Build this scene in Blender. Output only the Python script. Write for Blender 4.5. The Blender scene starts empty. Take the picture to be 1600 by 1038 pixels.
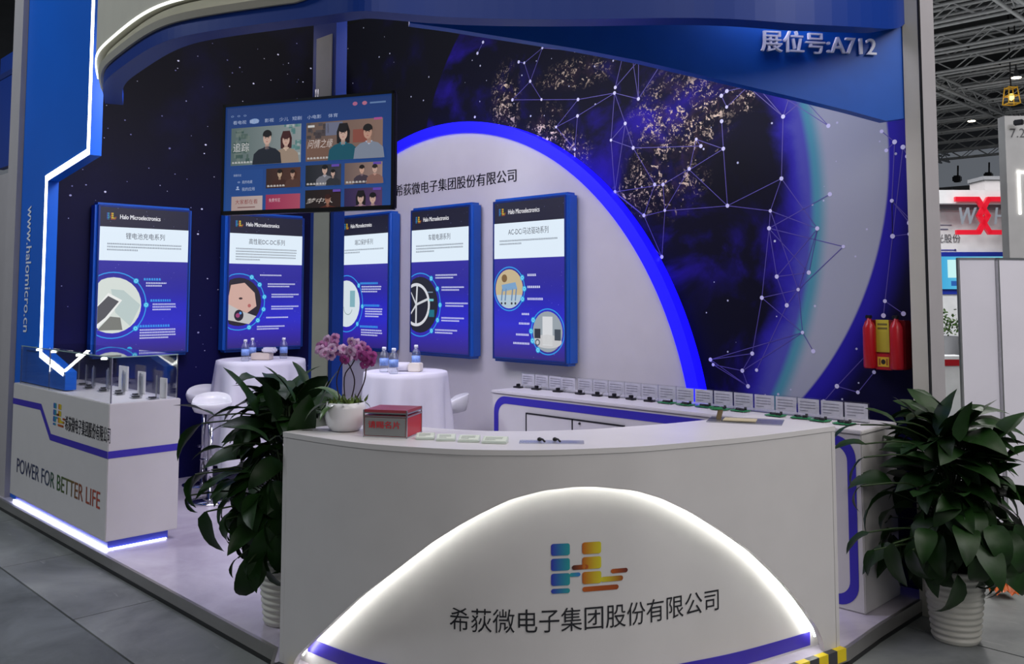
import bpy, bmesh, math, random
from mathutils import Vector, Matrix
random.seed(7)
SC = bpy.context.scene
COL = SC.collection
PI = math.pi

# ------------------------------------------------------------------ camera
F_, CX_, CY_, EYE, TILT = 1400.0, 813.0, 360.0, 1.65, math.atan(.0704)
cam_d = bpy.data.cameras.new('camera'); cam = bpy.data.objects.new('camera', cam_d); COL.objects.link(cam)
cam.location = (0, 0, EYE); cam.rotation_euler = (PI/2 + TILT, 0, PI/4)
cam_d.sensor_width = 36; cam_d.lens = 36*F_/1600
cam_d.shift_x = -13/1600; cam_d.shift_y = -159/1600
cam_d.clip_end = 300
SC.camera = cam
SC.view_settings.view_transform = 'Standard'; SC.view_settings.look = 'None'
SC.view_settings.gamma = 1; SC.view_settings.use_curve_mapping = False
SC.view_settings.exposure = 0.0
SC.cycles.use_denoising = True
SC.cycles.max_bounces = 8
# ------------------------------------------------------------------ world and lights
W = bpy.data.worlds.new('hall_air'); SC.world = W; W.use_nodes = True
W.node_tree.nodes['Background'].inputs[0].default_value = (.62, .68, .78, 1)
W.node_tree.nodes['Background'].inputs[1].default_value = .17

def lamp(name, kind, loc, target, power, color=(1, 1, 1), size=1, size_y=None, spot=60, blend=.6):
    d = bpy.data.lights.new(name, kind); d.energy = power; d.color = color
    if kind == 'AREA':
        d.size = size
        if size_y: d.shape = 'RECTANGLE'; d.size_y = size_y
    if kind == 'SPOT':
        d.spot_size = math.radians(spot); d.spot_blend = blend; d.shadow_soft_size = size
    o = bpy.data.objects.new(name, d); COL.objects.link(o); o.location = loc
    o.rotation_euler = (Vector(target)-Vector(loc)).to_track_quat('-Z', 'Y').to_euler()
    return o
# hall roof lighting and added fill lights, then the booth's own lamps behind the header
lamp('hall_or_fill_light', 'AREA', (2, 6, 10.5), (-1, 3.5, 0), 700, (1, .95, .88), 9)
lamp('added_panel_spot', 'SPOT', (-9, -3.5, 7.5), (-6.5, 2.2, 2.9), 1150, (.88, .95, 1), .5, spot=62, blend=.8)  # added spot that brightens the blue side panel
lamp('hall_or_fill_light', 'AREA', (-10, 30, 10.8), (-10, 30, 0), 6500, (1, .98, .95), 16)
lamp('hall_or_fill_light', 'AREA', (7, -3, 8), (-.6, 4.6, .8), 330, (1, .96, .92), 5)  # added fill from the right for counter, partitions and plant
lamp('hall_or_fill_light', 'AREA', (-5.5, 9.5, 6), (-7, 14.5, 2.2), 330, (1, 1, 1), 2)  # added fill that brightens the distant booth walls
lamp('hall_or_fill_light', 'AREA', (2.5, 4.5, 5), (-1.6, 7, 1.0), 110, (.98, .96, 1), 2)  # added fill for the white partition panels
lamp('booth_light', 'AREA', (-4.4, 2.75, 3.3), (-5.2, 4.6, 1.2), 26, (.82, .78, 1), 2.6, .3)
lamp('booth_light', 'AREA', (-5.6, 2.8, 3.3), (-7.2, 3.7, 1.0), 22, (.82, .78, 1), .5, .3)
lamp('booth_light', 'AREA', (-2.6, 3.9, 3.3), (-3.2, 4.6, 1.0), 14, (.85, .82, 1), 1.2, .3)
lamp('booth_light', 'AREA', (-4.6, 3.2, 3.6), (-4.6, 3.1, 0), 24, (.80, .74, 1), 2.4, 1.2)

# ------------------------------------------------------------------ helpers
_s = math.sqrt(.5)
_R = Vector((_s, _s, 0)); _FW = Vector((-_s, _s, 0)); _Z = Vector((0, 0, 1)); EYEV = Vector((0, 0, EYE))
def ray(u, v):
    x = (u-CX_)/F_; y = (CY_-v)/F_
    return _R*x + _FW*(math.cos(TILT)-y*math.sin(TILT)) + _Z*(math.sin(TILT)+y*math.cos(TILT))
def hit(u, v, ax, val):            # measured photo point -> point of a known plane
    d = ray(u, v); return EYEV + d*((val-EYEV[ax])/d[ax])
def at(u, v, depth):
    d = ray(u, v); return EYEV + d*(depth/d.dot(_FW))

def lin(c):
    if isinstance(c, str): c = tuple(int(c[i:i+2], 16) for i in (0, 2, 4))
    f = lambda x: (x/255/12.92) if x/255 <= .04045 else ((x/255+.055)/1.055)**2.4
    return tuple(f(x) for x in c)

def nmat(name):
    m = bpy.data.materials.new(name); m.use_nodes = True
    nt = m.node_tree; b = nt.nodes['Principled BSDF']
    return m, nt, b
def mat(name, c, rough=.5, metal=0, vary=.06, scale=6, bump=0, emit=None, es=0, spec=.5, trans=0, alpha=1):
    m, nt, b = nmat(name); c = lin(c)
    tc = nt.nodes.new('ShaderNodeTexCoord'); nz = nt.nodes.new('ShaderNodeTexNoise'); nz.inputs['Scale'].default_value = scale
    nz.inputs['Detail'].default_value = 5
    nt.links.new(tc.outputs['Object'], nz.inputs['Vector'])
    rp = nt.nodes.new('ShaderNodeValToRGB'); rp.color_ramp.elements[0].position = .3; rp.color_ramp.elements[1].position = .7
    rp.color_ramp.elements[0].color = (*[x*(1-vary) for x in c], 1); rp.color_ramp.elements[1].color = (*[min(1, x*(1+vary)) for x in c], 1)
    nt.links.new(nz.outputs['Fac'], rp.inputs['Fac']); nt.links.new(rp.outputs['Color'], b.inputs['Base Color'])
    b.inputs['Roughness'].default_value = rough; b.inputs['Metallic'].default_value = metal
    b.inputs['Specular IOR Level'].default_value = spec
    if trans: b.inputs['Transmission Weight'].default_value = trans; b.inputs['IOR'].default_value = 1.45
    if alpha < 1: b.inputs['Alpha'].default_value = alpha
    if bump:
        bp = nt.nodes.new('ShaderNodeBump'); bp.inputs['Strength'].default_value = bump; bp.inputs['Distance'].default_value = .01
        nt.links.new(nz.outputs['Fac'], bp.inputs['Height']); nt.links.new(bp.outputs['Normal'], b.inputs['Normal'])
    if emit is not None:
        b.inputs['Emission Color'].default_value = (*lin(emit), 1); b.inputs['Emission Strength'].default_value = es
    return m
def print_mat(name, emis=0, rough=.45):
    m, nt, b = nmat(name)
    a = nt.nodes.new('ShaderNodeAttribute'); a.attribute_name = 'Col'
    b.inputs['Roughness'].default_value = rough
    if emis:
        b.inputs['Base Color'].default_value = (.01, .01, .01, 1)
        nt.links.new(a.outputs['Color'], b.inputs['Emission Color']); b.inputs['Emission Strength'].default_value = emis
    else: nt.links.new(a.outputs['Color'], b.inputs['Base Color'])
    return m
def glass_mat(name, tint=(.9, .95, 1), fac=.12, rough=.02):
    m = bpy.data.materials.new(name); m.use_nodes = True; nt = m.node_tree
    nt.nodes.remove(nt.nodes['Principled BSDF']); out = nt.nodes['Material Output']
    t = nt.nodes.new('ShaderNodeBsdfTransparent'); t.inputs[0].default_value = (*tint, 1)
    g = nt.nodes.new('ShaderNodeBsdfGlossy'); g.inputs['Roughness'].default_value = rough
    lw = nt.nodes.new('ShaderNodeLayerWeight'); lw.inputs[0].default_value = .5
    fr = nt.nodes.new('ShaderNodeMath'); fr.operation = 'POWER'; fr.inputs[1].default_value = 4.5; nt.links.new(lw.outputs['Facing'], fr.inputs[0])
    ad = nt.nodes.new('ShaderNodeMath'); ad.operation = 'ADD'; ad.inputs[1].default_value = fac; ad.use_clamp = True
    mx = nt.nodes.new('ShaderNodeMixShader')
    nt.links.new(fr.outputs[0], ad.inputs[0]); nt.links.new(ad.outputs[0], mx.inputs[0])
    nt.links.new(t.outputs[0], mx.inputs[1]); nt.links.new(g.outputs[0], mx.inputs[2]); nt.links.new(mx.outputs[0], out.inputs[0])
    return m

def link(name, me, parent=None):
    o = bpy.data.objects.new(name, me); COL.objects.link(o)
    if parent: o.parent = parent; o.matrix_parent_inverse = Matrix.Translation(parent.location).inverted() if parent.rotation_euler.z == 0 else parent.matrix_basis.inverted()
    return o
def tag(o, label=None, cat=None, group=None, kind=None):
    if label: o['label'] = label
    if cat: o['category'] = cat
    if group: o['group'] = group
    if kind: o['kind'] = kind
    return o
def thing(name, loc, label, cat, group=None, rz=0):
    o = bpy.data.objects.new(name, None); COL.objects.link(o); o.location = loc; o.rotation_euler = (0, 0, rz)
    o.empty_display_size = .05
    return tag(o, label, cat, group)
def dup(root, loc, rz=None, label=None):
    r = root.copy(); COL.objects.link(r); r.location = loc
    if rz is not None: r.rotation_euler = (0, 0, rz)
    if label: r['label'] = label
    for ch in list(root.children):
        c = ch.copy(); COL.objects.link(c); c.parent = r; c.matrix_parent_inverse = ch.matrix_parent_inverse.copy()
        for g in list(ch.children):
            d = g.copy(); COL.objects.link(d); d.parent = c
    return r

class MB:
    """collects solids in world coordinates, builds them as one mesh object"""
    def __init__(s): s.v = []; s.f = []; s.sm = []
    def add(s, vs, fs, smooth=False):
        n = len(s.v); s.v += [tuple(x) for x in vs]; s.f += [tuple(i+n for i in f) for f in fs]; s.sm += [smooth]*len(fs); return s
    def box(s, a, b, M=None):
        x0, y0, z0 = [min(p, q) for p, q in zip(a, b)]; x1, y1, z1 = [max(p, q) for p, q in zip(a, b)]
        vs = [Vector((x, y, z)) for z in (z0, z1) for x, y in ((x0, y0), (x1, y0), (x1, y1), (x0, y1))]
        if M: vs = [M @ v for v in vs]
        return s.add(vs, [(0, 3, 2, 1), (4, 5, 6, 7), (0, 1, 5, 4), (1, 2, 6, 5), (2, 3, 7, 6), (3, 0, 4, 7)])
    def rbox(s, a, b, r=.005, M=None, seg=2):
        bm = bmesh.new(); bmesh.ops.create_cube(bm, size=1)
        c = [(p+q)/2 for p, q in zip(a, b)]; d = [abs(q-p) for p, q in zip(a, b)]
        for v in bm.verts: v.co = Vector((v.co.x*d[0]+c[0], v.co.y*d[1]+c[1], v.co.z*d[2]+c[2]))
        bmesh.ops.bevel(bm, geom=bm.edges[:], offset=min(r, min(d)*.45), segments=seg, affect='EDGES')
        if M: bmesh.ops.transform(bm, matrix=M, verts=bm.verts)
        bm.verts.index_update(); s.add([v.co[:] for v in bm.verts], [[v.index for v in f.verts] for f in bm.faces]); bm.free(); return s
    def extr(s, poly, d):          # 3D polygon extruded by vector d (fan is fine for ngons in Blender)
        n = len(poly); d = Vector(d); vs = [Vector(p) for p in poly]; vs += [p+d for p in vs]
        nrm = sum(((vs[i]).cross(vs[(i+1) % n]) for i in range(n)), Vector())
        fl = nrm.dot(d) > 0
        fs = [tuple(range(n)), tuple(range(2*n-1, n-1, -1))] + [(i, i+n, (i+1) % n+n, (i+1) % n) for i in range(n)]
        if fl: fs = [tuple(reversed(f)) for f in fs]
        return s.add(vs, fs)
    def tube(s, pts, r, seg=8, cap=True):
        pts = [Vector(p) for p in pts]; n = len(pts); vs = []; rr = r if hasattr(r, '__len__') else [r]*n
        up = None
        for i, p in enumerate(pts):
            t = (pts[min(i+1, n-1)]-pts[max(i-1, 0)]).normalized()
            if up is None: up = t.orthogonal().normalized()
            a = (up - t*up.dot(t)).normalized() if (up-t*up.dot(t)).length > 1e-4 else t.orthogonal().normalized(); up = a; b = t.cross(a)
            vs += [p + (a*math.cos(2*PI*k/seg)+b*math.sin(2*PI*k/seg))*rr[i] for k in range(seg)]
        fs = [(i*seg+k, i*seg+(k+1) % seg, (i+1)*seg+(k+1) % seg, (i+1)*seg+k) for i in range(n-1) for k in range(seg)]
        if cap: fs += [tuple(reversed(range(seg))), tuple(range((n-1)*seg, n*seg))]
        return s.add(vs, fs, True)
    def lathe(s, prof, c, seg=32, M=None, fr=None):
        vs = []; n = len(prof)
        for r, z in prof:
            for k in range(seg):
                a = 2*PI*k/seg; q = r*(fr(a, z) if fr else 1)
                vs.append(Vector((q*math.cos(a), q*math.sin(a), z)))
        vs = [(M @ v if M else v)+Vector(c) for v in vs]
        fs = [(i*seg+k, i*seg+(k+1) % seg, (i+1)*seg+(k+1) % seg, (i+1)*seg+k) for i in range(n-1) for k in range(seg)]
        if prof[0][0] > 1e-4: fs.append(tuple(reversed(range(seg))))
        if prof[-1][0] > 1e-4: fs.append(tuple(range((n-1)*seg, n*seg)))
        return s.add(vs, fs, True)
    def strip(s, A, B, off=None):     # ruled surface between polylines A and B (optionally closed solid by offset lists)
        n = len(A); return s.add(list(A)+list(B), [(i, i+1, n+i+1, n+i) for i in range(n-1)])
    def solid(s, A, B, C, D):         # bar with section A B C D along the polylines
        n = len(A); q = [A, B, C, D]; vs = [p for l in q for p in l]; fs = []
        for j in range(4):
            a, b = j*n, ((j+1) % 4)*n
            fs += [(a+i, a+i+1, b+i+1, b+i) for i in range(n-1)]
        fs += [(0, n, 2*n, 3*n), (n-1, 4*n-1, 3*n-1, 2*n-1)]
        return s.add(vs, fs)
    def build(s, name, m, parent=None, fix=False):
        me = bpy.data.meshes.new(name)
        org = Vector(s.v[0]) if False else Vector((0, 0, 0))
        me.from_pydata(s.v, [], s.f); me.materials.append(m)
        me.polygons.foreach_set('use_smooth', s.sm)
        if fix:
            bm = bmesh.new(); bm.from_mesh(me); bmesh.ops.recalc_face_normals(bm, faces=bm.faces); bm.to_mesh(bm_me := me); bm.free()
        me.update()
        return link(name, me, parent)

# text as mesh triangles in (u, v), cached
_tc = {}
def text_tris(body, bold=0.0, shear=0):
    k = (body, bold, shear)
    if k not in _tc:
        c = bpy.data.curves.new('t', 'FONT'); c.body = body; c.size = 1; c.offset = bold; c.shear = shear; c.resolution_u = 3
        o = bpy.data.objects.new('t', c); COL.objects.link(o)
        me = bpy.data.meshes.new_from_object(o.evaluated_get(bpy.context.evaluated_depsgraph_get()))
        vs = [(v.co.x, v.co.y) for v in me.vertices]; fs = [tuple(p.vertices) for p in me.polygons]
        bpy.data.objects.remove(o); bpy.data.curves.remove(c); bpy.data.meshes.remove(me)
        x0 = min(v[0] for v in vs); x1 = max(v[0] for v in vs); y0 = min(v[1] for v in vs); y1 = max(v[1] for v in vs)
        _tc[k] = ([((x-x0)/(x1-x0), (y-y0)/(y1-y0)) for x, y in vs], fs, (x1-x0)/(y1-y0))
    return _tc[k]

class Print:
    """flat print: coloured polygons in (u, v) carried on a surface by mp(u, v, w)"""
    def __init__(s, mp, clip=None, lift=.0007): s.mp = mp; s.v = []; s.f = []; s.c = []; s.clip = clip; s.w = lift; s.k = 1
    def raw(s, pts, fs, col, k=None):
        n = len(s.v); k = s.k if k is None else k
        if s.clip:
            a, b, c, d = s.clip; pts = [(min(max(x, a), c), min(max(y, b), d)) for x, y in pts]
        s.v += [s.mp(x, y, k*s.w) for x, y in pts]; s.f += [tuple(i+n for i in f) for f in fs]
        s.c += [(*(col(x, y) if callable(col) else col), 1) for x, y in pts]; return s
    def poly(s, pts, col, k=None): return s.raw(pts, [tuple(range(len(pts)))], col if callable(col) else lin(col), k)
    def rect(s, u0, v0, u1, v1, c, k=None, c2=None, vert=False, n=1):
        c1 = lin(c); 
        if c2 is None: return s.poly([(u0, v0), (u1, v0), (u1, v1), (u0, v1)], lambda x, y: c1, k)
        c2 = lin(c2)
        f = (lambda x, y: tuple(a+(b-a)*((y-v0)/(v1-v0) if vert else (x-u0)/(u1-u0)) for a, b in zip(c1, c2)))
        return s.poly([(u0, v0), (u1, v0), (u1, v1), (u0, v1)], f, k)
    def disc(s, u, v, r, c, k=None, ry=None, seg=28, a0=0, a1=2*PI):
        ry = ry or r; return s.poly([(u+r*math.cos(a0+(a1-a0)*i/seg), v+ry*math.sin(a0+(a1-a0)*i/seg)) for i in range(seg + (a1-a0 < 6.2))], c, k)
    def ring(s, u, v, r, w, c, k=None, a0=0, a1=2*PI, seg=40):
        p = [(u+(r+q)*math.cos(a0+(a1-a0)*i/seg), v+(r+q)*math.sin(a0+(a1-a0)*i/seg)) for q in (-w/2, w/2) for i in range(seg+1)]
        return s.raw(p, [(i, i+seg+1, i+seg+2, i+1) for i in range(seg)], lin(c) if not callable(c) else c, k)
    def line(s, p, q, w, c, k=None):
        p = Vector(p); q = Vector(q); d = (q-p); n = Vector((-d.y, d.x)).normalized()*w/2
        return s.poly([p-n, q-n, q+n, p+n], c, k)
    def text(s, body, u0, v0, h, c, w=None, k=None, bold=0, hor='l', shear=0):
        if bold > 0:
            for q in (-1, 1): s.text(body, u0+q*bold*h*.9*(w/(h*text_tris(body, 0, shear)[2]) if w else 1), v0, h, c, w, (s.k if k is None else k)+.45*(q+2), 0, hor, shear)
            bold = 0
        pts, fs, asp = text_tris(body, max(0, bold) if False else 0, shear); w = w or h*asp
        u0 = u0-w/2 if hor == 'c' else (u0-w if hor == 'r' else u0)
        return s.raw([(u0+x*w, v0+y*h) for x, y in pts], fs, c if callable(c) else lin(c), k)
    def lines(s, u0, v0, w, n, h, gap, c, k=None, last=.5, rnd=random.Random(3)):   # body text too small to read: rows of tiny marks
        for i in range(n):
            x = u0; end = u0+w*(last if i == n-1 else 1)
            while x < end-h*.5:
                d = h*rnd.choice((.7, .85, .9)); y = v0-i*gap
                s.rect(x, y, min(x+d, end), y+h*.3, c, k); s.rect(x, y+h*.5, min(x+d*.9, end), y+h*.8, c, k); s.rect(x+d*.35, y, x+d*.5, y+h, c, k)
                x += d + h*.22
        return s
    def build(s, name, m, parent=None):
        me = bpy.data.meshes.new(name); me.from_pydata(s.v, [], s.f)
        ca = me.color_attributes.new('Col', 'FLOAT_COLOR', 'POINT')
        ca.data.foreach_set('color', [x for c in s.c for x in c]); me.materials.append(m); me.update()
        return link(name, me, parent)

def rrect(u0, v0, u1, v1, r, seg=4):
    pts = []
    for cx, cy, a in ((u1-r, v1-r, 0), (u0+r, v1-r, 90), (u0+r, v0+r, 180), (u1-r, v0+r, 270)):
        pts += [(cx+r*math.cos(math.radians(a+90*i/seg)), cy+r*math.sin(math.radians(a+90*i/seg))) for i in range(seg+1)]
    return pts

# ------------------------------------------------------------------ materials
M_white = mat('white_laminate', (206, 203, 204), .42, vary=.02)
M_white2 = mat('white_laminate_shiny', (212, 209, 210), .4, vary=.02)
M_beige = mat('beige_paint', (200, 197, 184), .55, vary=.03)
M_grey = mat('grey_paint', (168, 164, 168), .6, vary=.03)
M_greyd = mat('dark_grey_paint', (110, 112, 118), .6, vary=.05)
M_blue = mat('royal_blue_paint', (8, 52, 140), .42, vary=.05, scale=1.5, spec=.3)
M_panel = mat('bright_blue_panel', (6, 96, 208), .42, vary=.04, scale=1.5, spec=.25)
M_bluef = mat('blue_poster_frame', (20, 84, 178), .35, vary=.04)
M_navy = mat('navy_paint', (14, 42, 112), .4, vary=.05)
M_stripe = mat('violet_blue_vinyl', (52, 38, 168), .4, vary=.03)
M_black = mat('black_plastic', (14, 14, 17), .3, vary=.05)
M_dark = mat('dark_metal', (45, 45, 50), .4, .7)
M_steel = mat('brushed_aluminium', (190, 190, 192), .28, .9, vary=.05, scale=30)
M_chrome = mat('chrome', (210, 210, 215), .12, 1)
M_led = mat('white_led_strip', (255, 255, 255), .5, emit=(255, 252, 240), es=5)
M_ledc = mat('white_led_flex', (255, 255, 255), .5, emit=(250, 255, 246), es=1.6)
M_ledk = mat('counter_led', (255, 255, 255), .5, emit=(252, 255, 244), es=20)
M_ledp = mat('plinth_led', (255, 255, 255), .5, emit=(236, 240, 255), es=7)
M_ledb = mat('blue_led_rim', (10, 10, 220), .5, emit=(14, 4, 255), es=1.5)
M_print = print_mat('printed_ink')
M_screen = print_mat('lit_screen', .95)
M_tv = print_mat('television_picture', .62)
M_glass = glass_mat('clear_glass', (.98, .99, .99), .02)
M_acryl = glass_mat('clear_acrylic', (.93, .94, .95), .05, .25)
M_cloth = mat('white_cloth', (214, 212, 222), .85, vary=.03, bump=.15)
M_red = mat('red_paint', (176, 16, 30), .3, vary=.05)
M_pcb = mat('green_circuit_board', (40, 130, 80), .4, vary=.2, scale=60)
M_comp = mat('black_component', (26, 26, 30), .4)
M_leaf = mat('dark_green_leaf', (22, 50, 15), .46, spec=.3, vary=.35, scale=9, bump=.25)
M_leafl = mat('mid_green_leaf', (66, 96, 44), .35, vary=.25, scale=9, bump=.2)
M_stem = mat('green_stem', (38, 56, 26), .5, vary=.2)
M_soil = mat('potting_soil', (38, 28, 22), .95, vary=.4, scale=40, bump=.6)
M_moss = mat('green_moss', (84, 104, 44), .9, vary=.4, scale=50, bump=.8)
M_pot = mat('ribbed_white_plastic', (200, 198, 190), .45, vary=.04, bump=.05)
M_ceram = mat('white_ceramic', (222, 222, 226), .22, vary=.02)

def floor_mat(name, c1, c2, rough, sc=1.2, bump=.1, scratch=None):
    m, nt, b = nmat(name); tc = nt.nodes.new('ShaderNodeTexCoord')
    n1 = nt.nodes.new('ShaderNodeTexNoise'); n1.inputs['Scale'].default_value = sc; n1.inputs['Detail'].default_value = 9; n1.inputs['Roughness'].default_value = .62
    n1.inputs['Distortion'].default_value = .6
    nt.links.new(tc.outputs['Object'], n1.inputs['Vector'])
    r = nt.nodes.new('ShaderNodeValToRGB'); r.color_ramp.elements[0].position = .33; r.color_ramp.elements[1].position = .68
    r.color_ramp.elements[0].color = (*lin(c1), 1); r.color_ramp.elements[1].color = (*lin(c2), 1)
    nt.links.new(n1.outputs['Fac'], r.inputs['Fac']); last = r.outputs['Color']
    if scratch:
        n2 = nt.nodes.new('ShaderNodeTexNoise'); n2.inputs['Scale'].default_value = 14; n2.inputs['Detail'].default_value = 3
        mp = nt.nodes.new('ShaderNodeMapping'); mp.inputs['Scale'].default_value = (.35, 1.6, 1); mp.inputs['Rotation'].default_value = (0, 0, .5)
        nt.links.new(tc.outputs['Object'], mp.inputs[0]); nt.links.new(mp.outputs[0], n2.inputs['Vector'])
        r2 = nt.nodes.new('ShaderNodeValToRGB'); r2.color_ramp.elements[0].position = .66; r2.color_ramp.elements[1].position = .78
        mx = nt.nodes.new('ShaderNodeMix'); mx.data_type = 'RGBA'; mx.inputs[7].default_value = (*lin(scratch), 1)
        nt.links.new(n2.outputs['Fac'], r2.inputs['Fac']); nt.links.new(r2.outputs['Color'], mx.inputs[0]); nt.links.new(last, mx.inputs[6]); last = mx.outputs[2]
    nt.links.new(last, b.inputs['Base Color']); b.inputs['Roughness'].default_value = rough
    bp = nt.nodes.new('ShaderNodeBump'); bp.inputs['Strength'].default_value = bump; bp.inputs['Distance'].default_value = .004
    nt.links.new(n1.outputs['Fac'], bp.inputs['Height']); nt.links.new(bp.outputs['Normal'], b.inputs['Normal'])
    return m
M_floor = floor_mat('worn_concrete', (92, 96, 98), (142, 146, 145), .5, 1.1, .3, (140, 142, 142))
M_carpet = floor_mat('dark_aisle_floor', (70, 75, 77), (104, 110, 112), .62, 2.2, .3, (92, 96, 98))
M_vinyl = floor_mat('pale_vinyl', (176, 168, 184), (208, 202, 214), .22, 1.4, .05, (190, 184, 200))

# ---- printed backdrop of the walls: stars, globe at night (all flat print, colour only)
def backdrop(name, globe):
    m, nt, b = nmat(name); N = nt.nodes; L = nt.links
    tc = N.new('ShaderNodeTexCoord'); sp = N.new('ShaderNodeSeparateXYZ'); L.new(tc.outputs['Object'], sp.inputs[0])
    def val(x):
        return x
    def math_(op, a, b_=None, clamp=False):
        n = N.new('ShaderNodeMath'); n.operation = op; n.use_clamp = clamp
        for i, q in enumerate((a, b_)):
            if q is None: continue
            if isinstance(q, (int, float)): n.inputs[i].default_value = q
            else: L.new(q, n.inputs[i])
        return n.outputs[0]
    def rng(x, a, c):      # smoothstep a..c
        n = N.new('ShaderNodeMapRange'); n.interpolation_type = 'SMOOTHSTEP'; n.inputs[1].default_value = a; n.inputs[2].default_value = c
        L.new(x, n.inputs[0]); return n.outputs[0]
    def mix(f, a, c, mode='MIX'):
        n = N.new('ShaderNodeMix'); n.data_type = 'RGBA'; n.blend_type = mode
        if isinstance(f, (int, float)): n.inputs[0].default_value = f
        else: L.new(f, n.inputs[0])
        for i, q in ((6, a), (7, c)):
            if isinstance(q, tuple): n.inputs[i].default_value = (*lin(q), 1)
            else: L.new(q, n.inputs[i])
        return n.outputs[2]
    def noise(sc, det=4, dist=0, off=0, rough=.55):
        n = N.new('ShaderNodeTexNoise'); n.inputs['Scale'].default_value = sc; n.inputs['Detail'].default_value = det
        n.inputs['Distortion'].default_value = dist; n.inputs['Roughness'].default_value = rough
        mp = N.new('ShaderNodeMapping'); mp.inputs['Location'].default_value = (off, off*.7, off*1.3)
        L.new(tc.outputs['Object'], mp.inputs[0]); L.new(mp.outputs[0], n.inputs['Vector']); return n.outputs['Fac']
    X = sp.outputs['X']; Zc = sp.outputs['Z']
    def blob(cx, cz, rx, rz, a=1.0, c=.2):   # 1 inside an ellipse
        dx = math_('DIVIDE', math_('SUBTRACT', X, cx), rx); dz = math_('DIVIDE', math_('SUBTRACT', Zc, cz), rz)
        d = math_('SQRT', math_('ADD', math_('MULTIPLY', dx, dx), math_('MULTIPLY', dz, dz))); return rng(d, a, c), d
    base = mix(rng(Zc, .3, 3.4), (12, 12, 70), (6, 6, 16)) if not globe else mix(rng(Zc, .8, 2.6), (12, 10, 52), (14, 13, 24))
    base = mix(rng(noise(1.3, 5), .5, .8), base, (26, 18, 96) if globe else (12, 12, 46))
    if globe:
        gx, gz, grx, grz = GLOBE
        inside, d = blob(gx, gz, grx, grz, 1.0, .992)
        night = mix(rng(noise(1.5, 6, .8, 3), .46, .70), (8, 7, 30), (40, 20, 150))
        night = mix(rng(noise(3.3, 6, .5, 9), .52, .75), night, (20, 12, 86))
        dark1, _ = blob(-3.05, 2.35, .33, .42); night = mix(math_('MULTIPLY', dark1, .9), night, (7, 7, 20))
        dark2, _ = blob(-3.25, 1.55, .5, .35); night = mix(math_('MULTIPLY', dark2, .7), night, (7, 7, 26))
        # city lights: fine speckle where the land masses are
        sp1 = rng(noise(34, 5, .8, 1), .52, .62); sp2 = rng(noise(110, 2, 0, 5), .42, .56); sp3 = rng(noise(5, 6, 1.2, 2), .45, .56)
        city = math_('MULTIPLY', math_('MULTIPLY', sp1, sp2), sp3)
        land = None
        for u, v, ru, rv, s_ in ((1060, 190, 95, 95, 1), (1035, 280, 80, 70, 1), (1112, 168, 26, 34, 1.4), (1160, 155, 36, 26, 1.2), (855, 215, 42, 60, 1), (790, 160, 26, 70, .9), (880, 245, 50, 45, 1), (900, 115, 80, 28, .7), (1075, 220, 40, 40, 1.2), (1000, 300, 50, 34, .8)):
            p = hit(u, v, 1, WALLY); q = hit(u+ru, v, 1, WALLY); r_ = hit(u, v+rv, 1, WALLY)
            bb, _ = blob(p.x, p.z, abs(q.x-p.x), abs(r_.z-p.z), 1.05, .35); bb = math_('MULTIPLY', bb, s_)
            land = bb if land is None else math_('MAXIMUM', land, bb)
        big = math_('MULTIPLY', rng(noise(13, 6, 1.0, 8), .60, .65), rng(noise(60, 2, 0, 2), .36, .5))
        city = math_('MULTIPLY', math_('MAXIMUM', city, big), land, True)
        glow = math_('MULTIPLY', land, .35, True); night = mix(math_('MULTIPLY', glow, rng(noise(9, 4, 1, 7), .45, .65)), night, (74, 50, 60))
        night = mix(city, night, (244, 218, 184))
        # day crescent along the limb
        _, d2 = blob(-4.99, 2.2, 2.6, 2.6)
        e = math_('ADD', d2, math_('MULTIPLY', math_('SUBTRACT', noise(2.6, 7, .8, 4), .5), .09))
        day = mix(rng(e, .86, .915), night, (50, 40, 168))
        day = mix(rng(e, .90, .945), day, (84, 84, 176))
        day = mix(rng(d2, .945, .965), day, (84, 156, 172)); day = mix(rng(d2, .965, 1.0), day, (172, 176, 188))
        right = rng(X, -3.5, -2.75)
        globe_c = mix(right, night, day)
        halo = mix(math_('MULTIPLY', rng(d, 1.10, 1.0), right), base, (44, 34, 168))
        base = mix(inside, halo, globe_c)
    st = N.new('ShaderNodeTexVoronoi'); st.inputs['Scale'].default_value = 12; L.new(tc.outputs['Object'], st.inputs['Vector'])
    wn = N.new('ShaderNodeSeparateColor'); L.new(st.outputs['Color'], wn.inputs[0])
    size = math_('MULTIPLY', rng(wn.outputs[0], .30, 1.0), .095)
    star = math_('LESS_THAN', st.outputs['Distance'], size)
    L.new(mix(star, base, (205, 205, 225)), b.inputs['Base Color']); b.inputs['Roughness'].default_value = .6; b.inputs['Specular IOR Level'].default_value = .15
    return m
WALLY = 4.95; WALLX = -7.55
GLOBE = (-4.14, 2.45, 2.1, 2.1)
M_globe = backdrop('printed_globe_backdrop', True)
M_stars = backdrop('printed_star_backdrop', False)

# ================================================================== SETTING
H = 4.3
mb = MB(); mb.box((-60, -25, -.10), (30, 90, -.012)); fl = mb.build('floor', M_floor); tag(fl, 'grey hall floor', None, None, 'structure')
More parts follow.
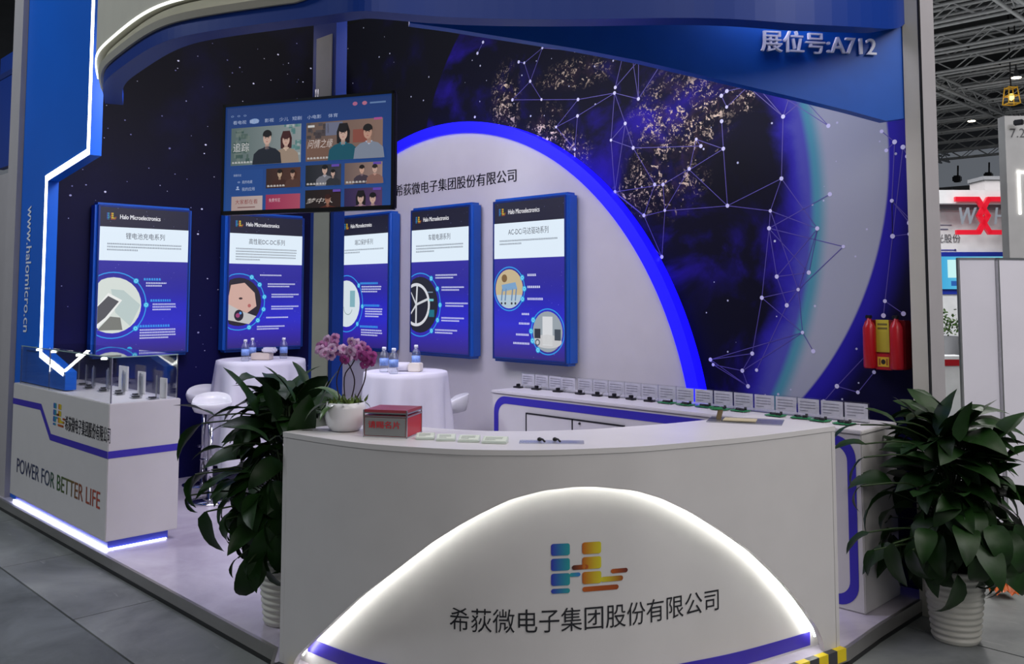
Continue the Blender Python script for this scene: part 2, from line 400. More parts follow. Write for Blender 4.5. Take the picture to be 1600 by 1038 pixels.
# floor boards of the aisle beside the stage edge, and the dark aisle sheets
rows = []
ye = 2.14
p1 = hit(34, 889, 2, 0); p2 = hit(106, 940, 2, 0)
x = -11.0
while x < 2.0:
    w = 1.22
    rows.append(((x, 1.70), (x+w-.006, ye-.012))); x += w
for (a, b) in rows:
    MB().box((a[0], a[1], -.012), (b[0], b[1], 0)).build('floor_slab', M_floor, fl)
x = -11.0
while x < 2.0:
    for k in range(3):
        y1 = 1.685-k*1.22
        MB().box((x, y1-1.215, -.012), (x+2.43, y1, .004)).build('floor_slab', M_carpet, fl)
    x += 2.44
y = 2.15
while y < 9:
    for k in range(3):
        x0 = -1.90+k*1.22
        MB().box((x0, y, -.012), (x0+1.213, y+1.21, 0)).build('floor_slab', M_floor if k < 1 else M_carpet, fl)
    y += 1.22

# stage platform with the rounded corner under the counter
CPX = [(443,675),(500,684),(560,692),(620,697),(680,700.5),(740,703),(850,703.5),(950,700),(1011,697),(1080,691),(1150,685),(1220,677),(1304,666)]
def smooth(P, n=4, it=1):
    R = []
    for i in range(len(P)-1):
        p0, p1, p2, p3 = P[max(i-1, 0)], P[i], P[i+1], P[min(i+2, len(P)-1)]
        for k in range(n):
            t = k/n; R.append(.5*((2*p1)+(p2-p0)*t+(2*p0-5*p1+4*p2-p3)*t*t+(3*p1-p0-3*p2+p3)*t**3))
    R.append(P[-1]); return R
def relax(P, it):
    for _ in range(it): P = [P[0]] + [(P[i-1]+P[i]*2+P[i+1])/4 for i in range(1, len(P)-1)] + [P[-1]]
    return P
_cp = relax(smooth([hit(u, v, 2, 1.05) for u, v in CPX], 16), 60)      # plan of the counter front, left to right
_cl = [0]
for _a, _b in zip(_cp, _cp[1:]): _cl.append(_cl[-1]+(_b-_a).length)
CL = _cl[-1]
def cv(s_, z, off=0):          # point at length s_ along the counter front, pushed outwards by off
    s2 = min(max(s_, 0), CL-1e-6); lo_, hi_ = 0, len(_cl)-1
    while hi_-lo_ > 1:
        m2 = (lo_+hi_)//2
        if _cl[m2] <= s2: lo_ = m2
        else: hi_ = m2
    f = (s2-_cl[lo_])/(_cl[lo_+1]-_cl[lo_]); p = _cp[lo_].lerp(_cp[lo_+1], f)
    i0 = max(0, lo_-2); i1 = min(len(_cp)-1, lo_+3); t = (_cp[i1]-_cp[i0]); t.z = 0; t.normalize()
    return Vector((p.x+t.y*off+t.x*(s_-s2), p.y-t.x*off+t.y*(s_-s2), z))
def platform_outline(o=0, z=0):
    return [Vector((-8.0, 2.14-o, z)), Vector((-3.66, 2.14-o, z)), *[cv(-.02+(CL+.04)*i/48, z, .012+o) for i in range(49)], Vector((-1.90+o, 4.3, z)), Vector((-1.90+o, 5.05, z)), Vector((-8.0, 5.05, z))]
pf = MB().extr(platform_outline(0, .0), (0, 0, .078)).build('platform', M_vinyl); tag(pf, 'low stage with pale vinyl floor', None, None, 'structure')
E1 = platform_outline(0, 0)[:-1]; E2 = platform_outline(.018, 0)[:-1]
up = lambda l, z: [Vector((p.x, p.y, z)) for p in l]
MB().solid(up(E1, 0.022), up(E2, 0.022), up(E2, .080), up(E1, .080)).build('edge_trim', mat('grey_edge_trim', (150, 148, 146), .3, .6), pf)
MB().solid(up(E1, 0.0), up(E2, 0.0), up(E2, .020), up(E1, .020)).build('edge_black_strip', M_black, pf)  # solid black strip in place of an open gap below the trim

# walls
wl = MB().box((WALLX-.08, 2.21, .078), (WALLX, WALLY+.08, H)).build('wall_left', M_stars); tag(wl, kind='structure')
wb = MB().box((WALLX, WALLY, .078), (-1.893, WALLY+.08, H)).build('wall_back', M_globe); tag(wb, kind='structure')
rst = random.Random(21); prs = Print(lambda u, v, w: Vector((WALLX+.0015, u, v)))
for _ in range(210):
    a = rst.uniform(2.3, 4.9); b = rst.uniform(.3, 4.1); q = rst.choice((.003, .004, .004, .0055, .008)); c = rst.choice(((210, 210, 230), (150, 150, 190), (110, 110, 160)))
    prs.disc(a, b, q*1.3, c, seg=6, ry=q)
prs.build('star_print', M_print, wl)
# network of thin lines printed over the globe
NA = [(373,121),(550,136),(245,197),(275,202),(307,302),(211,402),(368,400),(566,400),(563,489),(447,549),(767,335),(763,365),(893,188),(892,397),(821,530),(744,620),(864,662),(765,900),(1205,615),(1230,652),(1025,860),(1035,1000),(922,1027),(1167,775),(548,670),(1010,215),(980,860),(195,70),(52,90),(22,150),(8,495),(805,175),(860,180)]
EA = [(0,1),(0,3),(3,4),(0,4),(4,5),(4,6),(5,7),(7,9),(7,11),(8,9),(8,11),(8,24),(11,13),(10,12),(12,13),(11,15),(11,14),(14,15),(14,16),(15,16),(16,19),(15,17),(17,14),(17,20),(17,22),(20,23),(20,21),(16,26),(21,23),(13,25),(2,3),(28,29),(10,31),(13,32),(9,24),(26,22)]
NB = [(377,122),(263,147),(233,172),(262,233),(567,285),(812,335),(97,408),(122,445),(244,459),(60,573),(266,767),(558,620),(498,795),(491,889),(752,890),(893,988),(1170,422),(1215,450),(1155,740),(1159,932),(680,190),(515,145),(600,180),(820,705),(1100,365),(1240,500),(1250,860),(1250,920),(235,310),(430,125),(1125,468)]
EB = [(0,1),(1,2),(0,3),(0,4),(4,11),(4,20),(21,5),(22,4),(20,5),(6,8),(6,9),(7,6),(8,9),(8,10),(9,10),(10,11),(10,12),(11,12),(11,14),(12,14),(12,13),(13,23),(13,15),(16,18),(16,24),(17,25),(18,19),(18,26),(19,27),(8,28),(29,4),(16,30),(2,3),(17,19)]
NC = [(62,3),(203,115),(303,90),(151,156),(288,310),(601,67),(806,91),(799,175),(1030,177),(1153,261),(836,404),(989,385),(938,466),(765,505),(884,541),(959,671),(719,771),(520,800),(533,824),(672,853),(699,927),(1352,521),(1440,581),(1123,927),(1223,956),(1384,42),(1388,212),(740,850),(1280,760),(1060,1000),(1300,860),(1345,590),(1010,760),(1470,130)]
EC = [(0,1),(0,3),(1,2),(1,4),(2,4),(3,4),(2,5),(7,10),(7,11),(7,13),(6,12),(10,11),(10,8),(8,11),(8,12),(10,14),(12,14),(12,13),(12,9),(12,15),(13,15),(13,16),(14,27),(15,17),(15,19),(16,17),(17,18),(18,19),(19,16),(18,20),(19,20),(21,31),(21,22),(23,24),(23,28),(23,29),(24,30),(25,26),(15,32),(25,33),(26,21),(17,20)]
pr = Print(lambda u, v, w: Vector((u, WALLY-.001-w, v)))
seen_ = []
for NN, EE, ox, oy, sc in ((NA, EA, 740, 40, 3.461), (NB, EB, 1060, 100, 3.461), (NC, EC, 940, 300, 3.052)):
    P3 = [hit(ox+a/sc, oy+b/sc, 1, WALLY) for a, b in NN]
    for i, j in EE: pr.line((P3[i].x, P3[i].z), (P3[j].x, P3[j].z), .0045, (92, 80, 168))
    used = set(i for e in EE for i in e)
    for i, p in enumerate(P3):
        if any((p-q).length < .03 for q in seen_): continue
        seen_.append(p); pr.disc(p.x, p.z, .0135 if i % 3 else .011, (226, 222, 255), 2, seg=10)
pr.build('network_print', M_print, wb)

# beige end post of the back wall (structure)
post = MB().box((-1.891, 4.816, .0), (-1.810, 5.02, H)).build('trim_1', M_grey); tag(post, kind='structure')
q0 = hit(1413, 0, 1, 4.82)
MB().box((-1.893, 4.798, .0), (-1.812, 4.8155, H)).build('beige_post_face', M_beige, post)
MB().box((-1.8115, 4.797, .0), (-1.806, 4.822, H)).build('dark_joint', M_dark, post)

# ================================================================== LEFT LED PANEL with web address
YP = 2.20
sg = thing('sign_panel', (-7.3, YP, .08), 'tall royal blue side panel with white light strip edge and web address', 'sign')
out = [hit(u, v, 1, YP) for u, v in ((150, 0), (140, 242), (75, 283), (66, 550), (100, 577))]
xs = [p.x for p in out]; zs = [p.z for p in out]
XL = hit(5, 780, 1, YP).x
x_top = xs[1]+.005
outline = [(XL, .08), (-7.635, .08), (-7.635, .978), (xs[4]+.03, .978), (xs[4]+.03, zs[4]-.02), (xs[3], zs[3]), (xs[2], zs[2]), (x_top, zs[1]), (x_top, H), (XL, H)]
MB().extr([Vector((a, YP, b)) for a, b in outline], (0, .075, 0)).build('panel', M_panel, sg)
w = .022
seg = [(xs[4], zs[4]), (xs[3], zs[3]), (xs[2], zs[2]), (x_top, zs[1]), (x_top, H)]
def offset(pl, d):
    res = []
    for i, p in enumerate(pl):
        n = Vector((0, 0))
        for a, b in ((i-1, i), (i, i+1)):
            if a >= 0 and b < len(pl):
                t = (Vector(pl[b])-Vector(pl[a])).normalized(); n += Vector((-t.y, t.x))
        n.normalize(); c = 1.0
        if 0 < i < len(pl)-1:
            t = (Vector(pl[i+1])-Vector(pl[i])).normalized(); c = max(.5, n.dot(Vector((-t.y, t.x))))
        res.append((p[0]+n.x*d/c, p[1]+n.y*d/c))
    return res
a_ = offset(seg, .004); b_ = offset(seg, .05)
MB().solid([Vector((x, YP-.004, z)) for x, z in a_], [Vector((x, YP-.004, z)) for x, z in b_], [Vector((x, YP+.002, z)) for x, z in b_], [Vector((x, YP+.002, z)) for x, z in a_]).build('light_strip', M_led, sg)
v0_ = hit(100, 578, 1, YP); v1_ = hit(138, 548, 1, YP)  # glowing bar added to draw the strip's reflection in the case glass
MB().extr([Vector((v0_.x-.02, YP-.004, v0_.z-.012)), Vector((v0_.x+.025, YP-.004, v0_.z-.012)), Vector((v1_.x+.02, YP-.004, v1_.z)), Vector((v1_.x-.025, YP-.004, v1_.z))], (0, .01, 0)).build('strip_reflection_bar', M_led, sg)
# vertical lettering, reading downwards
pa = hit(48, 322, 1, YP); pb = hit(42, 519, 1, YP)
pr = Print(lambda u, v, w: Vector((pa.x-.055+v, YP-.002-w, pa.z-u)))
pr.text('www.halomicro.cn', 0, 0, .125, (225, 230, 245), w=(pa.z-pb.z), bold=.02)
pr.build('lettering', M_print, sg)

# ================================================================== SHOWCASE
cx0, cx1, cy0, cy1, ct = -7.62, -5.72, 2.15, 2.60, .97
sc_ = thing('display_case', ((cx0+cx1)/2, 2.38, .08), 'white display case with glass top, blue stripe and slogan, at left', 'display case')
MB().rbox((cx0, cy0, .14), (cx1, cy1, ct), .004).build('cabinet', M_white, sc_)
MB().box((cx0+.03, cy0+.035, .08), (cx1-.05, cy1-.04, .14)).build('plinth', mat('blue_plinth', (70, 80, 200), .4), sc_)
mb = MB()
mb.box((cx0+.02, cy0+.020, .079), (cx1-.045, cy0+.034, .092)); mb.box((cx1-.049, cy0+.034, .079), (cx1-.043, cy1-.05, .085))
mb.build('light_strip', M_ledp, sc_)
pr = Print(lambda u, v, w: Vector((u, cy0-.001-w, v)))
sp_ = [hit(u, v, 1, cy0) for u, v in ((20, 626), (64, 636), (79, 683), (175, 714))]
pl = [(cx0, sp_[0].z), (sp_[1].x, sp_[1].z), (sp_[2].x, sp_[2].z), (cx1, sp_[3].z)]
hi = offset(pl, .022); lo = offset(pl, -.022)
pr.raw(hi+lo, [(i, i+1, i+5, i+4) for i in range(3)], lin((58, 44, 170)))
t0 = hit(27, 722, 1, cy0); t1 = hit(157, 768, 1, cy0)
def rainbow(x, y):
    f = (x-t0.x)/(t1.x-t0.x); st = [(0, (52, 56, 92)), (.42, (60, 70, 96)), (.5, (40, 92, 50)), (.68, (96, 90, 40)), (.8, (140, 70, 40)), (1, (175, 70, 50))]
    for (a, c), (b, d) in zip(st, st[1:]):
        if f <= b: return lin(tuple(p+(q-p)*max(0, (f-a)/(b-a)) for p, q in zip(c, d)))
    return lin(st[-1][1])
zb = .52
pr.text('POWER FOR BETTER LIFE', t0.x, hit(27, 738, 1, cy0).z, .105, rainbow, w=t1.x-t0.x, bold=.004)
def logo(pr, u, v, h, k=None, flat=None, wide=1.0):
    """company emblem: letter built of rounded blocks; left column blue, right column yellow"""
    sx = h*wide
    B = lambda x0, y0, x1, y1, c1, c2: pr.poly([(u+x*sx, v+y*h) for x, y in rrect(x0, y0, x1, y1, min(.045, (y1-y0)*.48))],
        (lambda a, b, c1=lin(flat or c1), c2=lin(flat or c2), p=u+x0*sx, q=u+x1*sx: tuple(m+(n-m)*min(1, max(0, (a-p)/(q-p))) for m, n in zip(c1, c2))), k)
    b1, b2 = (44, 42, 170), (36, 150, 150); y1, y2, y3 = (176, 84, 20), (206, 196, 40), (150, 66, 20)
    B(0, .76, .355, 1, b1, b2); B(0, .455, .355, .70, b1, b2); B(0, .155, .355, .40, b1, b2); B(0, 0, .355, .095, b1, b2)
    B(.35, .32, .55, .40, b2, (50, 110, 190)); B(.39, .455, .70, .55, (60, 20, 20), y1)
    B(.585, .76, .94, 1, y1, y2); B(.585, .455, .94, .70, y1, y2); B(.585, .155, .94, .40, y1, y2)
    B(.93, .17, 1.36, .275, y2, y3); B(.585, 0, 1.27, .10, y1, y3); B(1.12, .33, 1.46, .42, y1, (90, 30, 30))
lg = hit(84, 634, 1, cy0); lg2 = hit(84, 664, 1, cy0)
logo(pr, lg.x, lg2.z, .15, wide=1.1)
n0 = hit(102, 664, 1, cy0); n1 = hit(173, 682, 1, cy0)
pr.text('希荻微电子集团股份有限公司', n0.x, n0.z-.035, .098, (38, 38, 46), w=n1.x-n0.x, bold=.01)
pr.build('front_print', M_print, sc_)
pr = Print(lambda u, v, w: Vector((cx1+.001+w, u, v)))
pr.rect(cy0, sp_[3].z-.022, cy1, sp_[3].z+.022, (58, 44, 170)); pr.build('side_stripe', M_print, sc_)
# glass box around the foot of the blue panel
gx0, gx1, gy0, gy1, gt = -7.52, -5.74, 2.165, 2.585, 1.25
pi0, pi1 = YP-.02+.03, YP+.09
for a, b in (((gx0, gy0, ct), (gx1, gy0+.005, gt)), ((gx1-.005, gy0, ct), (gx1, gy1, gt)), ((gx0, gy1-.005, ct), (gx1, gy1, gt)), ((gx0, gy0+.06, ct), (gx0+.005, gy1, gt)),
             ((xs[4]+.45, gy0, gt), (gx1, gy1, gt+.005)), ((gx0, gy0+.06, gt), (xs[4]+.448, gy1, gt+.005))):
    MB().box(a, b).build('glass_pane', M_glass, sc_)
for xx in (gx0, (gx0+gx1)/2-.25, gx1-.005):
    for yy in (gy0, gy1-.005):
        MB().box((xx-.002, yy-.001, ct), (xx+.005, yy+.006, gt)).build('glass_edge', M_chrome, sc_)
mb = MB(); mb.box((gx0, gy0-.001, gt), (gx1, gy0+.004, gt+.006)); mb.box((gx1-.004, gy0, gt), (gx1+.001, gy1, gt+.006)); mb.build('glass_rim', mat('green_glass_edge', (150, 178, 172), .15), sc_)
mb = MB()
for x in (gx0+.3, -6.9, -6.4, -5.95): mb.lathe([(.018, 0), (.018, .012), (.01, .016)], (x, gy0+.03, gt-.022), 12)
mb.build('spot_or_fill_lamp', mat('added_case_glow', (240, 240, 240), .4, emit=(255, 255, 245), es=6), sc_)  # glowing discs added to brighten the inside of the case
# chip samples on clear stands inside the case
samp = thing('sample_stand', (0, 0, 0), '', 'sample stand', 'chip samples on clear stands in the glass case')
mb = MB(); mb.rbox((-.035, -.03, 0), (.035, .03, .008), .002); mb.rbox((-.03, .026, .008), (.03, .031, .14), .001); mb.build('clear_stand', M_acryl, samp)
MB().rbox((-.022, -.02, .008), (.022, .018, .016), .002).build('chip', M_comp, samp)
mb = MB(); mb.box((-.006, .021, .008), (.006, .025, .15)); mb.build('label_post', M_steel, samp)
SPX = [-7.05, -6.9, -6.75, -6.62, -6.48, -6.35, -6.2, -6.06, -5.92, -5.8]
samp['label'] = 'clear stand with dark chip in glass case, farthest left of the row'
nth = ['second', 'third', 'fourth', 'fifth', 'sixth', 'seventh', 'eighth', 'ninth', 'last']
for i, x in enumerate(SPX[1:]):
    dup(samp, (x, 2.45-.06*(i % 2), ct), label='clear stand with dark chip in glass case, %s from the left' % nth[i] if i < 8 else 'clear stand with dark chip nearest the right glass of the case')
samp.location = (SPX[0], 2.45, ct)
for i, (x, wd) in enumerate(((-6.55, .16), (-6.22, .12), (-5.86, .1))):
    tag(MB().rbox((x, 2.52, ct+.001), (x+wd, 2.528, ct+.17-.02*i), .002).build('white_card', M_white2),
        ('wide', 'medium', 'narrow')[i]+' white card standing at the back inside the glass case', 'card')

# ================================================================== HEADER CANOPY
HZ = 2.9
HZEND = True
outer_px = [(164,162),(160,145),(161,127),(178,114),(207,92),(235,74),(270,59),(318,50),(400,38),(490,27),(540,20),(562,15.5),(620,20),(675,26),(750,29),(850,31),(1000,29),(1110,26),(1247,36),(1357,54)]
inner_px = [(188,166),(190,146),(194,134),(210,119),(235,102)]
OP = [hit(u, v, 2, HZ) for u, v in outer_px]
OP.append(Vector((-1.84, 4.60, HZ))); OP.append(Vector((-1.88, 4.80, HZ)))
OPs = relax(smooth(OP), 12)
def inward(P, d):
    R = []
    for i, p in enumerate(P):
        t = (P[min(i+1, len(P)-1)]-P[max(i-1, 0)]); t.z = 0; t.normalize(); n = Vector((-t.y, t.x, 0)); R.append(p+n*d)
    return R
hd = thing('header_canopy', (-4, 2.4, HZ), 'curved royal blue overhead header with white upper band and booth number', 'header')
n = len(OPs)
ht = [.075 + (0 if i < n*.42 else min(1, (i-n*.42)/(n*.3)))*.9 for i in range(n)]
HB = [HZ + (0 if i < n*.84 else ((i-n*.84)/(n*.16))**1.5*.22) for i in range(n)]
zz = lambda P, z: [Vector((p.x, p.y, (z[i] if hasattr(z, '__len__') else z))) for i, p in enumerate(P)]
IN = inward(OPs, .11)
MB().solid(zz(OPs, HB), zz(OPs, [HZ+h for h in ht]), zz(IN, [HZ+h for h in ht]), zz(IN, HB)).build('fascia', M_blue, hd, fix=True)
k = int(n*.80)
o1 = OPs[:k]; bands = [HZ+h for h in ht][:k]
P1 = inward(o1, -.015); P2 = inward(o1, .09)
MB().solid(zz(P1, bands), zz(inward(o1, -.03), [b+.03 for b in bands]), zz(P2, [b+.03 for b in bands]), zz(P2, bands)).build('lower_lip', M_beige, hd, fix=True)
MB().solid(zz(o1, [b+.03 for b in bands]), zz(inward(o1, .0), [b+.085 for b in bands]), zz(P2, [b+.085 for b in bands]), zz(P2, [b+.03 for b in bands])).build('groove_band', M_beige, hd, fix=True)
Q1 = inward(o1, -.045)
MB().solid(zz(Q1, [b+.095 for b in bands]), zz(Q1, [HZ+1.3]*k), zz(P2, [HZ+1.3]*k), zz(P2, [b+.095 for b in bands])).build('upper_band', M_beige, hd, fix=True)
Q2 = inward(o1, -.05)
Q3 = inward(o1, -.041)
MB().solid(zz(Q2, [b+.085 for b in bands]), zz(Q2, [b+.096 for b in bands]), zz(Q3, [b+.096 for b in bands]), zz(Q3, [b+.085 for b in bands])).build('light_strip', M_ledc, hd, fix=True)
# booth number board hanging behind the fascia, lower edge falling to the right
SA = Vector((-3.16, 2.88)); SB = Vector((-1.90, 4.80)); sd = (SB-SA).normalized(); sn = Vector((sd.y, -sd.x))
def on_board(u, v):
    d = ray(u, v); o2 = SA; # intersect with vertical plane through SA-SB
    t = sn.dot(SA)/sn.dot(Vector((d.x, d.y))); p = EYEV+d*t; return ((Vector((p.x, p.y))-SA).dot(sd), p.z)
low = [on_board(u, v) for u, v in ((640, 36), (700, 44), (762, 54), (800, 60), (900, 76), (1000, 95), (1140, 128), (1250, 154), (1330, 174), (1385, 189), (1421, 184))]
b3 = lambda s, z, w=0: Vector((SA.x+sd.x*s+sn.x*w, SA.y+sd.y*s+sn.y*w, z))
poly = [b3(s, z) for s, z in low]; poly += [b3(low[-1][0], HZ+.85), b3(low[0][0], HZ+.5)]
MB().extr(poly, Vector((-sn.x, -sn.y, 0))*.06).build('number_board', mat('mid_blue_paint', (10, 82, 178), .42, spec=.3), hd, fix=True)
c0 = on_board(1188, 81); c1 = on_board(1366, 90); c2 = on_board(1188, 47)
rot = math.atan2(c1[1]-c0[1], c1[0]-c0[0])
mbt = MB(); pts, fs, asp = text_tris('展位号:A712', 0)
Lw = math.hypot(c1[0]-c0[0], c1[1]-c0[1]); hh = (c2[1]-c0[1])
vs = []
for x, y in pts:
    a, b = x*Lw, y*hh; vs.append((c0[0]+a*math.cos(rot)-b*math.sin(rot)*.3, c0[1]+a*math.sin(rot)+b*math.cos(rot)))
for q_ in (-.0022, 0, .0022): mbt.add([b3(a+q_, b, .014+q_*.4) for a, b in vs], fs)
o = mbt.build('booth_number', mat('white_letters', (225, 228, 238), .4), hd)
md = o.modifiers.new('thick', 'SOLIDIFY'); md.thickness = .012; md.offset = 0

# support column
colm = thing('support_column', (-4.05, 2.66, .08), 'slim blue column with grey inset carrying the header, behind television', 'column')
YC = 2.62; ca = hit(486, 300, 1, YC); cb = hit(522, 300, 1, YC)
COLX0, COLX1 = ca.x, cb.x
cc_ = hit(539, 300, 0, COLX1); YC2 = cc_.y
MB().box((COLX0, YC, .079), (COLX1, YC2, HZ+.3)).build('post', M_blue, colm)
i0 = hit(494, 200, 1, YC).x; i1 = hit(518, 200, 1, YC).x
MB().box((i0, YC-.006, .10), (i1, YC-.0005, hit(506, 58, 1, YC).z)).build('inset_panel', mat('warm_grey_inset', (176, 176, 164), .5), colm)

# ================================================================== TELEVISION
TL = at(482-134, 245, 4.38); TR = at(482+134, 238, 4.06)
tcen = (TL+TR)/2; tdir = (TR-TL); tdir.z = 0; tw = tdir.length; tdir.normalize()
zt = (at(350, 163, 4.38).z+at(612, 143, 4.06).z)/2; zbm = (at(355, 335, 4.38).z+at(617, 329, 4.06).z)/2
tcen.z = (zt+zbm)/2; th = zt-zbm
tn = Vector((tdir.y, -tdir.x, 0))     # towards the viewer
if tn.dot(EYEV-tcen) < 0: tn = -tn
tv = thing('television', tcen - Vector((0, 0, th/2)), 'black framed flat television showing a video menu, hung high on the column', 'television')
TM = Matrix.Translation(tcen) @ Matrix((( tdir.x, -tn.x, 0), (tdir.y, -tn.y, 0), (0, 0, 1))).to_4x4()
MB().rbox((-tw/2, 0, -th/2), (tw/2, .035, th/2), .006, TM).build('housing', M_black, tv)
bz = .013
mb = MB()
for a, b in (((-tw/2, -.006, th/2-bz), (tw/2, .001, th/2)), ((-tw/2, -.006, -th/2), (tw/2, .001, -th/2+bz*1.5)), ((-tw/2, -.006, -th/2), (-tw/2+bz, .001, th/2)), ((tw/2-bz, -.006, -th/2), (tw/2, .001, th/2))): mb.box(a, b, TM)
mb.build('bezel', M_black, tv)
iw, ih = tw-2*bz, th-2.5*bz
pr = Print(lambda u, v, w: TM @ Vector((-iw/2+u*iw, -.0015-w, -th/2+1.5*bz+v*ih)), clip=(0, 0, 1, 1), lift=.0004)
pr.rect(0, 0, 1, 1, (36, 84, 160), 0, (28, 62, 130), True)
for i, (t, u) in enumerate((('看电视', .05), ('精选', .155), ('影视', .25), ('少儿', .34), ('短剧', .42), ('小电影', .51), ('体育', .635))):
    if i == 1: pr.disc(.185, .845, .03, (150, 180, 230), 1, ry=.025, seg=16)
    pr.text(t, u, .825, .036, (190, 205, 240), w=.028*len(t), k=2)
for u in (.045, .085, .125): pr.ring(u, .905, .007, .003, (150, 175, 220), 1)
pr.disc(.79, .935, .014, (190, 110, 150), 1, ry=.018); pr.disc(.845, .935, .014, (200, 120, 150), 1, ry=.018)
pr.rect(.875, .925, .965, .940, (110, 140, 190), 1)
def person(u, v, s, hair, top, skin=(222, 186, 170), long=False, k=3, asp=None, bun=0, lean=0):
    a = ih/iw
    X = lambda x: u+x*s*a; Yv = lambda y: v+y*s
    if long: pr.poly([(X(-.19), Yv(.44)), (X(.19), Yv(.44)), (X(.2), Yv(.75)), (X(.12), Yv(.97)), (X(-.12), Yv(.97)), (X(-.2), Yv(.75))], hair, k)
    pr.poly([(X(-.46), Yv(0)), (X(.46), Yv(0)), (X(.42), Yv(.28)), (X(.27), Yv(.40)), (X(.08), Yv(.45)), (X(-.08), Yv(.45)), (X(-.27), Yv(.40)), (X(-.42), Yv(.28))], top, k+1)
    pr.poly([(X(-.06), Yv(.40)), (X(.06), Yv(.40)), (X(.06), Yv(.55)), (X(-.06), Yv(.55))], tuple(int(c*.86) for c in skin), k+2)
    pr.poly([(X(-.11), Yv(.46)), (X(0), Yv(.36)), (X(.11), Yv(.46)), (X(.05), Yv(.47)), (X(-.05), Yv(.47))], tuple(min(255, int(c*1.3)+14) for c in top), k+2)
    pr.disc(X(0+lean), Yv(.69), .125*s*a, skin, k+3, ry=.175*s, seg=16)
    pr.disc(X(0+lean), Yv(.79), .145*s*a, hair, k+2, ry=.13*s, seg=16)
    pr.disc(X(lean), Yv(.80), .13*s*a, hair, k+4, ry=.085*s, seg=14)
    for e in (-.05, .05): pr.rect(X(e+lean-.022), Yv(.695), X(e+lean+.022), Yv(.712), (60, 40, 40), k+5)
    pr.rect(X(lean-.028), Yv(.592), X(lean+.028), Yv(.607), (176, 90, 90), k+5)
    pr.rect(X(lean-.008), Yv(.64), X(lean+.01), Yv(.69), tuple(int(c*.9) for c in skin), k+5)
def pic(u0, v0, u1, v1, c1, c2): pr.rect(u0, v0, u1, v1, c1, 1, c2)
rn = random.Random(5)
def clutter(u0, v0, u1, v1, cols, nn):
    for _ in range(nn):
        a = rn.uniform(u0, u1-.02); b = rn.uniform(v0, v1-.02)
        pr.rect(a, b, min(u1, a+rn.uniform(.01, .05)), min(v1, b+rn.uniform(.01, .05)), rn.choice(cols), 2)
# two wide pictures
pic(.04, .43, .475, .79, (96, 116, 116), (158, 168, 170)); clutter(.04, .43, .16, .79, [(70, 96, 92), (120, 136, 130), (88, 110, 104)], 26); clutter(.34, .5, .475, .79, [(120, 160, 160), (190, 200, 200), (96, 140, 140)], 22)
person(.385, .43, .31, (70, 30, 34), (172, 150, 132), long=True, k=3); person(.27, .43, .35, (24, 22, 26), (30, 36, 50), k=9)
pr.text('追踪', .055, .56, .085, (225, 225, 225), w=.10, k=3); pr.lines(.05, .45, .2, 1, .018, .03, (225, 225, 225), 4, 1)
pic(.505, .43, .95, .79, (112, 92, 84), (150, 120, 108)); clutter(.505, .62, .64, .79, [(90, 82, 86), (74, 66, 70)], 14)
pr.rect(.62, .66, .72, .78, (120, 124, 150), 2); pr.rect(.505, .44, .64, .62, (128, 96, 82), 2); pr.rect(.78, .58, .88, .70, (150, 84, 72), 2)
person(.725, .43, .345, (26, 20, 24), (22, 92, 112), long=True, k=4); person(.875, .43, .34, (28, 24, 26), (140, 150, 170), (206, 160, 140), k=10, lean=-.04)
pr.text('问情之缘', .515, .55, .08, (230, 215, 210), w=.15, k=4, shear=.3); pr.lines(.515, .45, .19, 1, .018, .03, (230, 230, 230), 4, 1)
pr.rect(.515, .745, .555, .765, (230, 230, 230), 3); pr.rect(.90, .775, .945, .795, (190, 90, 160), 3)
# small pictures
pic(.265, .20, .475, .385, (60, 38, 34), (92, 58, 48)); person(.35, .20, .19, (30, 20, 18), (70, 40, 34), (210, 180, 150)); person(.43, .20, .18, (40, 26, 22), (90, 60, 52), (200, 160, 140), k=9)
pic(.505, .20, .715, .395, (30, 34, 42), (66, 66, 76)); person(.62, .20, .21, (20, 20, 24), (130, 130, 140), k=3); person(.67, .20, .16, (16, 16, 20), (50, 52, 60), k=9)
pic(.735, .20, .95, .395, (120, 100, 96), (170, 140, 130)); person(.835, .20, .19, (30, 22, 22), (72, 60, 74), (224, 180, 160)); person(.91, .20, .19, (40, 34, 34), (150, 110, 100), k=9)
pic(.505, 0, .715, .165, (26, 20, 22), (50, 30, 30)); person(.64, -.08, .22, (60, 26, 22), (90, 40, 30), (170, 120, 100)); pr.text('梦中人', .512, .04, .05, (215, 205, 200), k=4, shear=.3)
pic(.735, 0, .95, .165, (52, 40, 88), (96, 66, 110)); person(.83, -.1, .25, (26, 20, 28), (150, 110, 140), long=True); person(.90, -.1, .24, (20, 18, 24), (120, 90, 110), k=9)
pic(.05, 0, .245, .135, (196, 170, 166), (208, 190, 186)); pr.text('大家都在看', .075, .06, .045, (150, 60, 60), w=.14, k=2); pr.rect(.09, .025, .2, .035, (140, 100, 100), 2)
pic(.265, 0, .475, .14, (168, 50, 92), (190, 84, 110)); pr.text('免费专区', .285, .07, .034, (240, 210, 220), w=.07, k=2)
pic(.04, .155, .245, .385, (34, 78, 152), (36, 82, 158))
pr.text('观看历史', .06, .325, .022, (190, 205, 235), w=.05, k=2); pr.text('我的收藏', .115, .255, .03, (190, 205, 235), w=.065, k=2); pr.text('我的应用', .115, .185, .034, (190, 205, 235), w=.08, k=2)
pr.disc(.088, .197, .012, (180, 200, 240), 2, ry=.014, a0=0, a1=PI, seg=8); pr.disc(.088, .222, .007, (180, 200, 240), 2, ry=.010, seg=10); pr.ring(.095, .27, .006, .003, (180, 200, 240), 2)
for u, v in ((.275, .212), (.515, .212), (.745, .212)): pr.lines(u, v, .14, 1, .018, .03, (232, 226, 222), 9, 1)
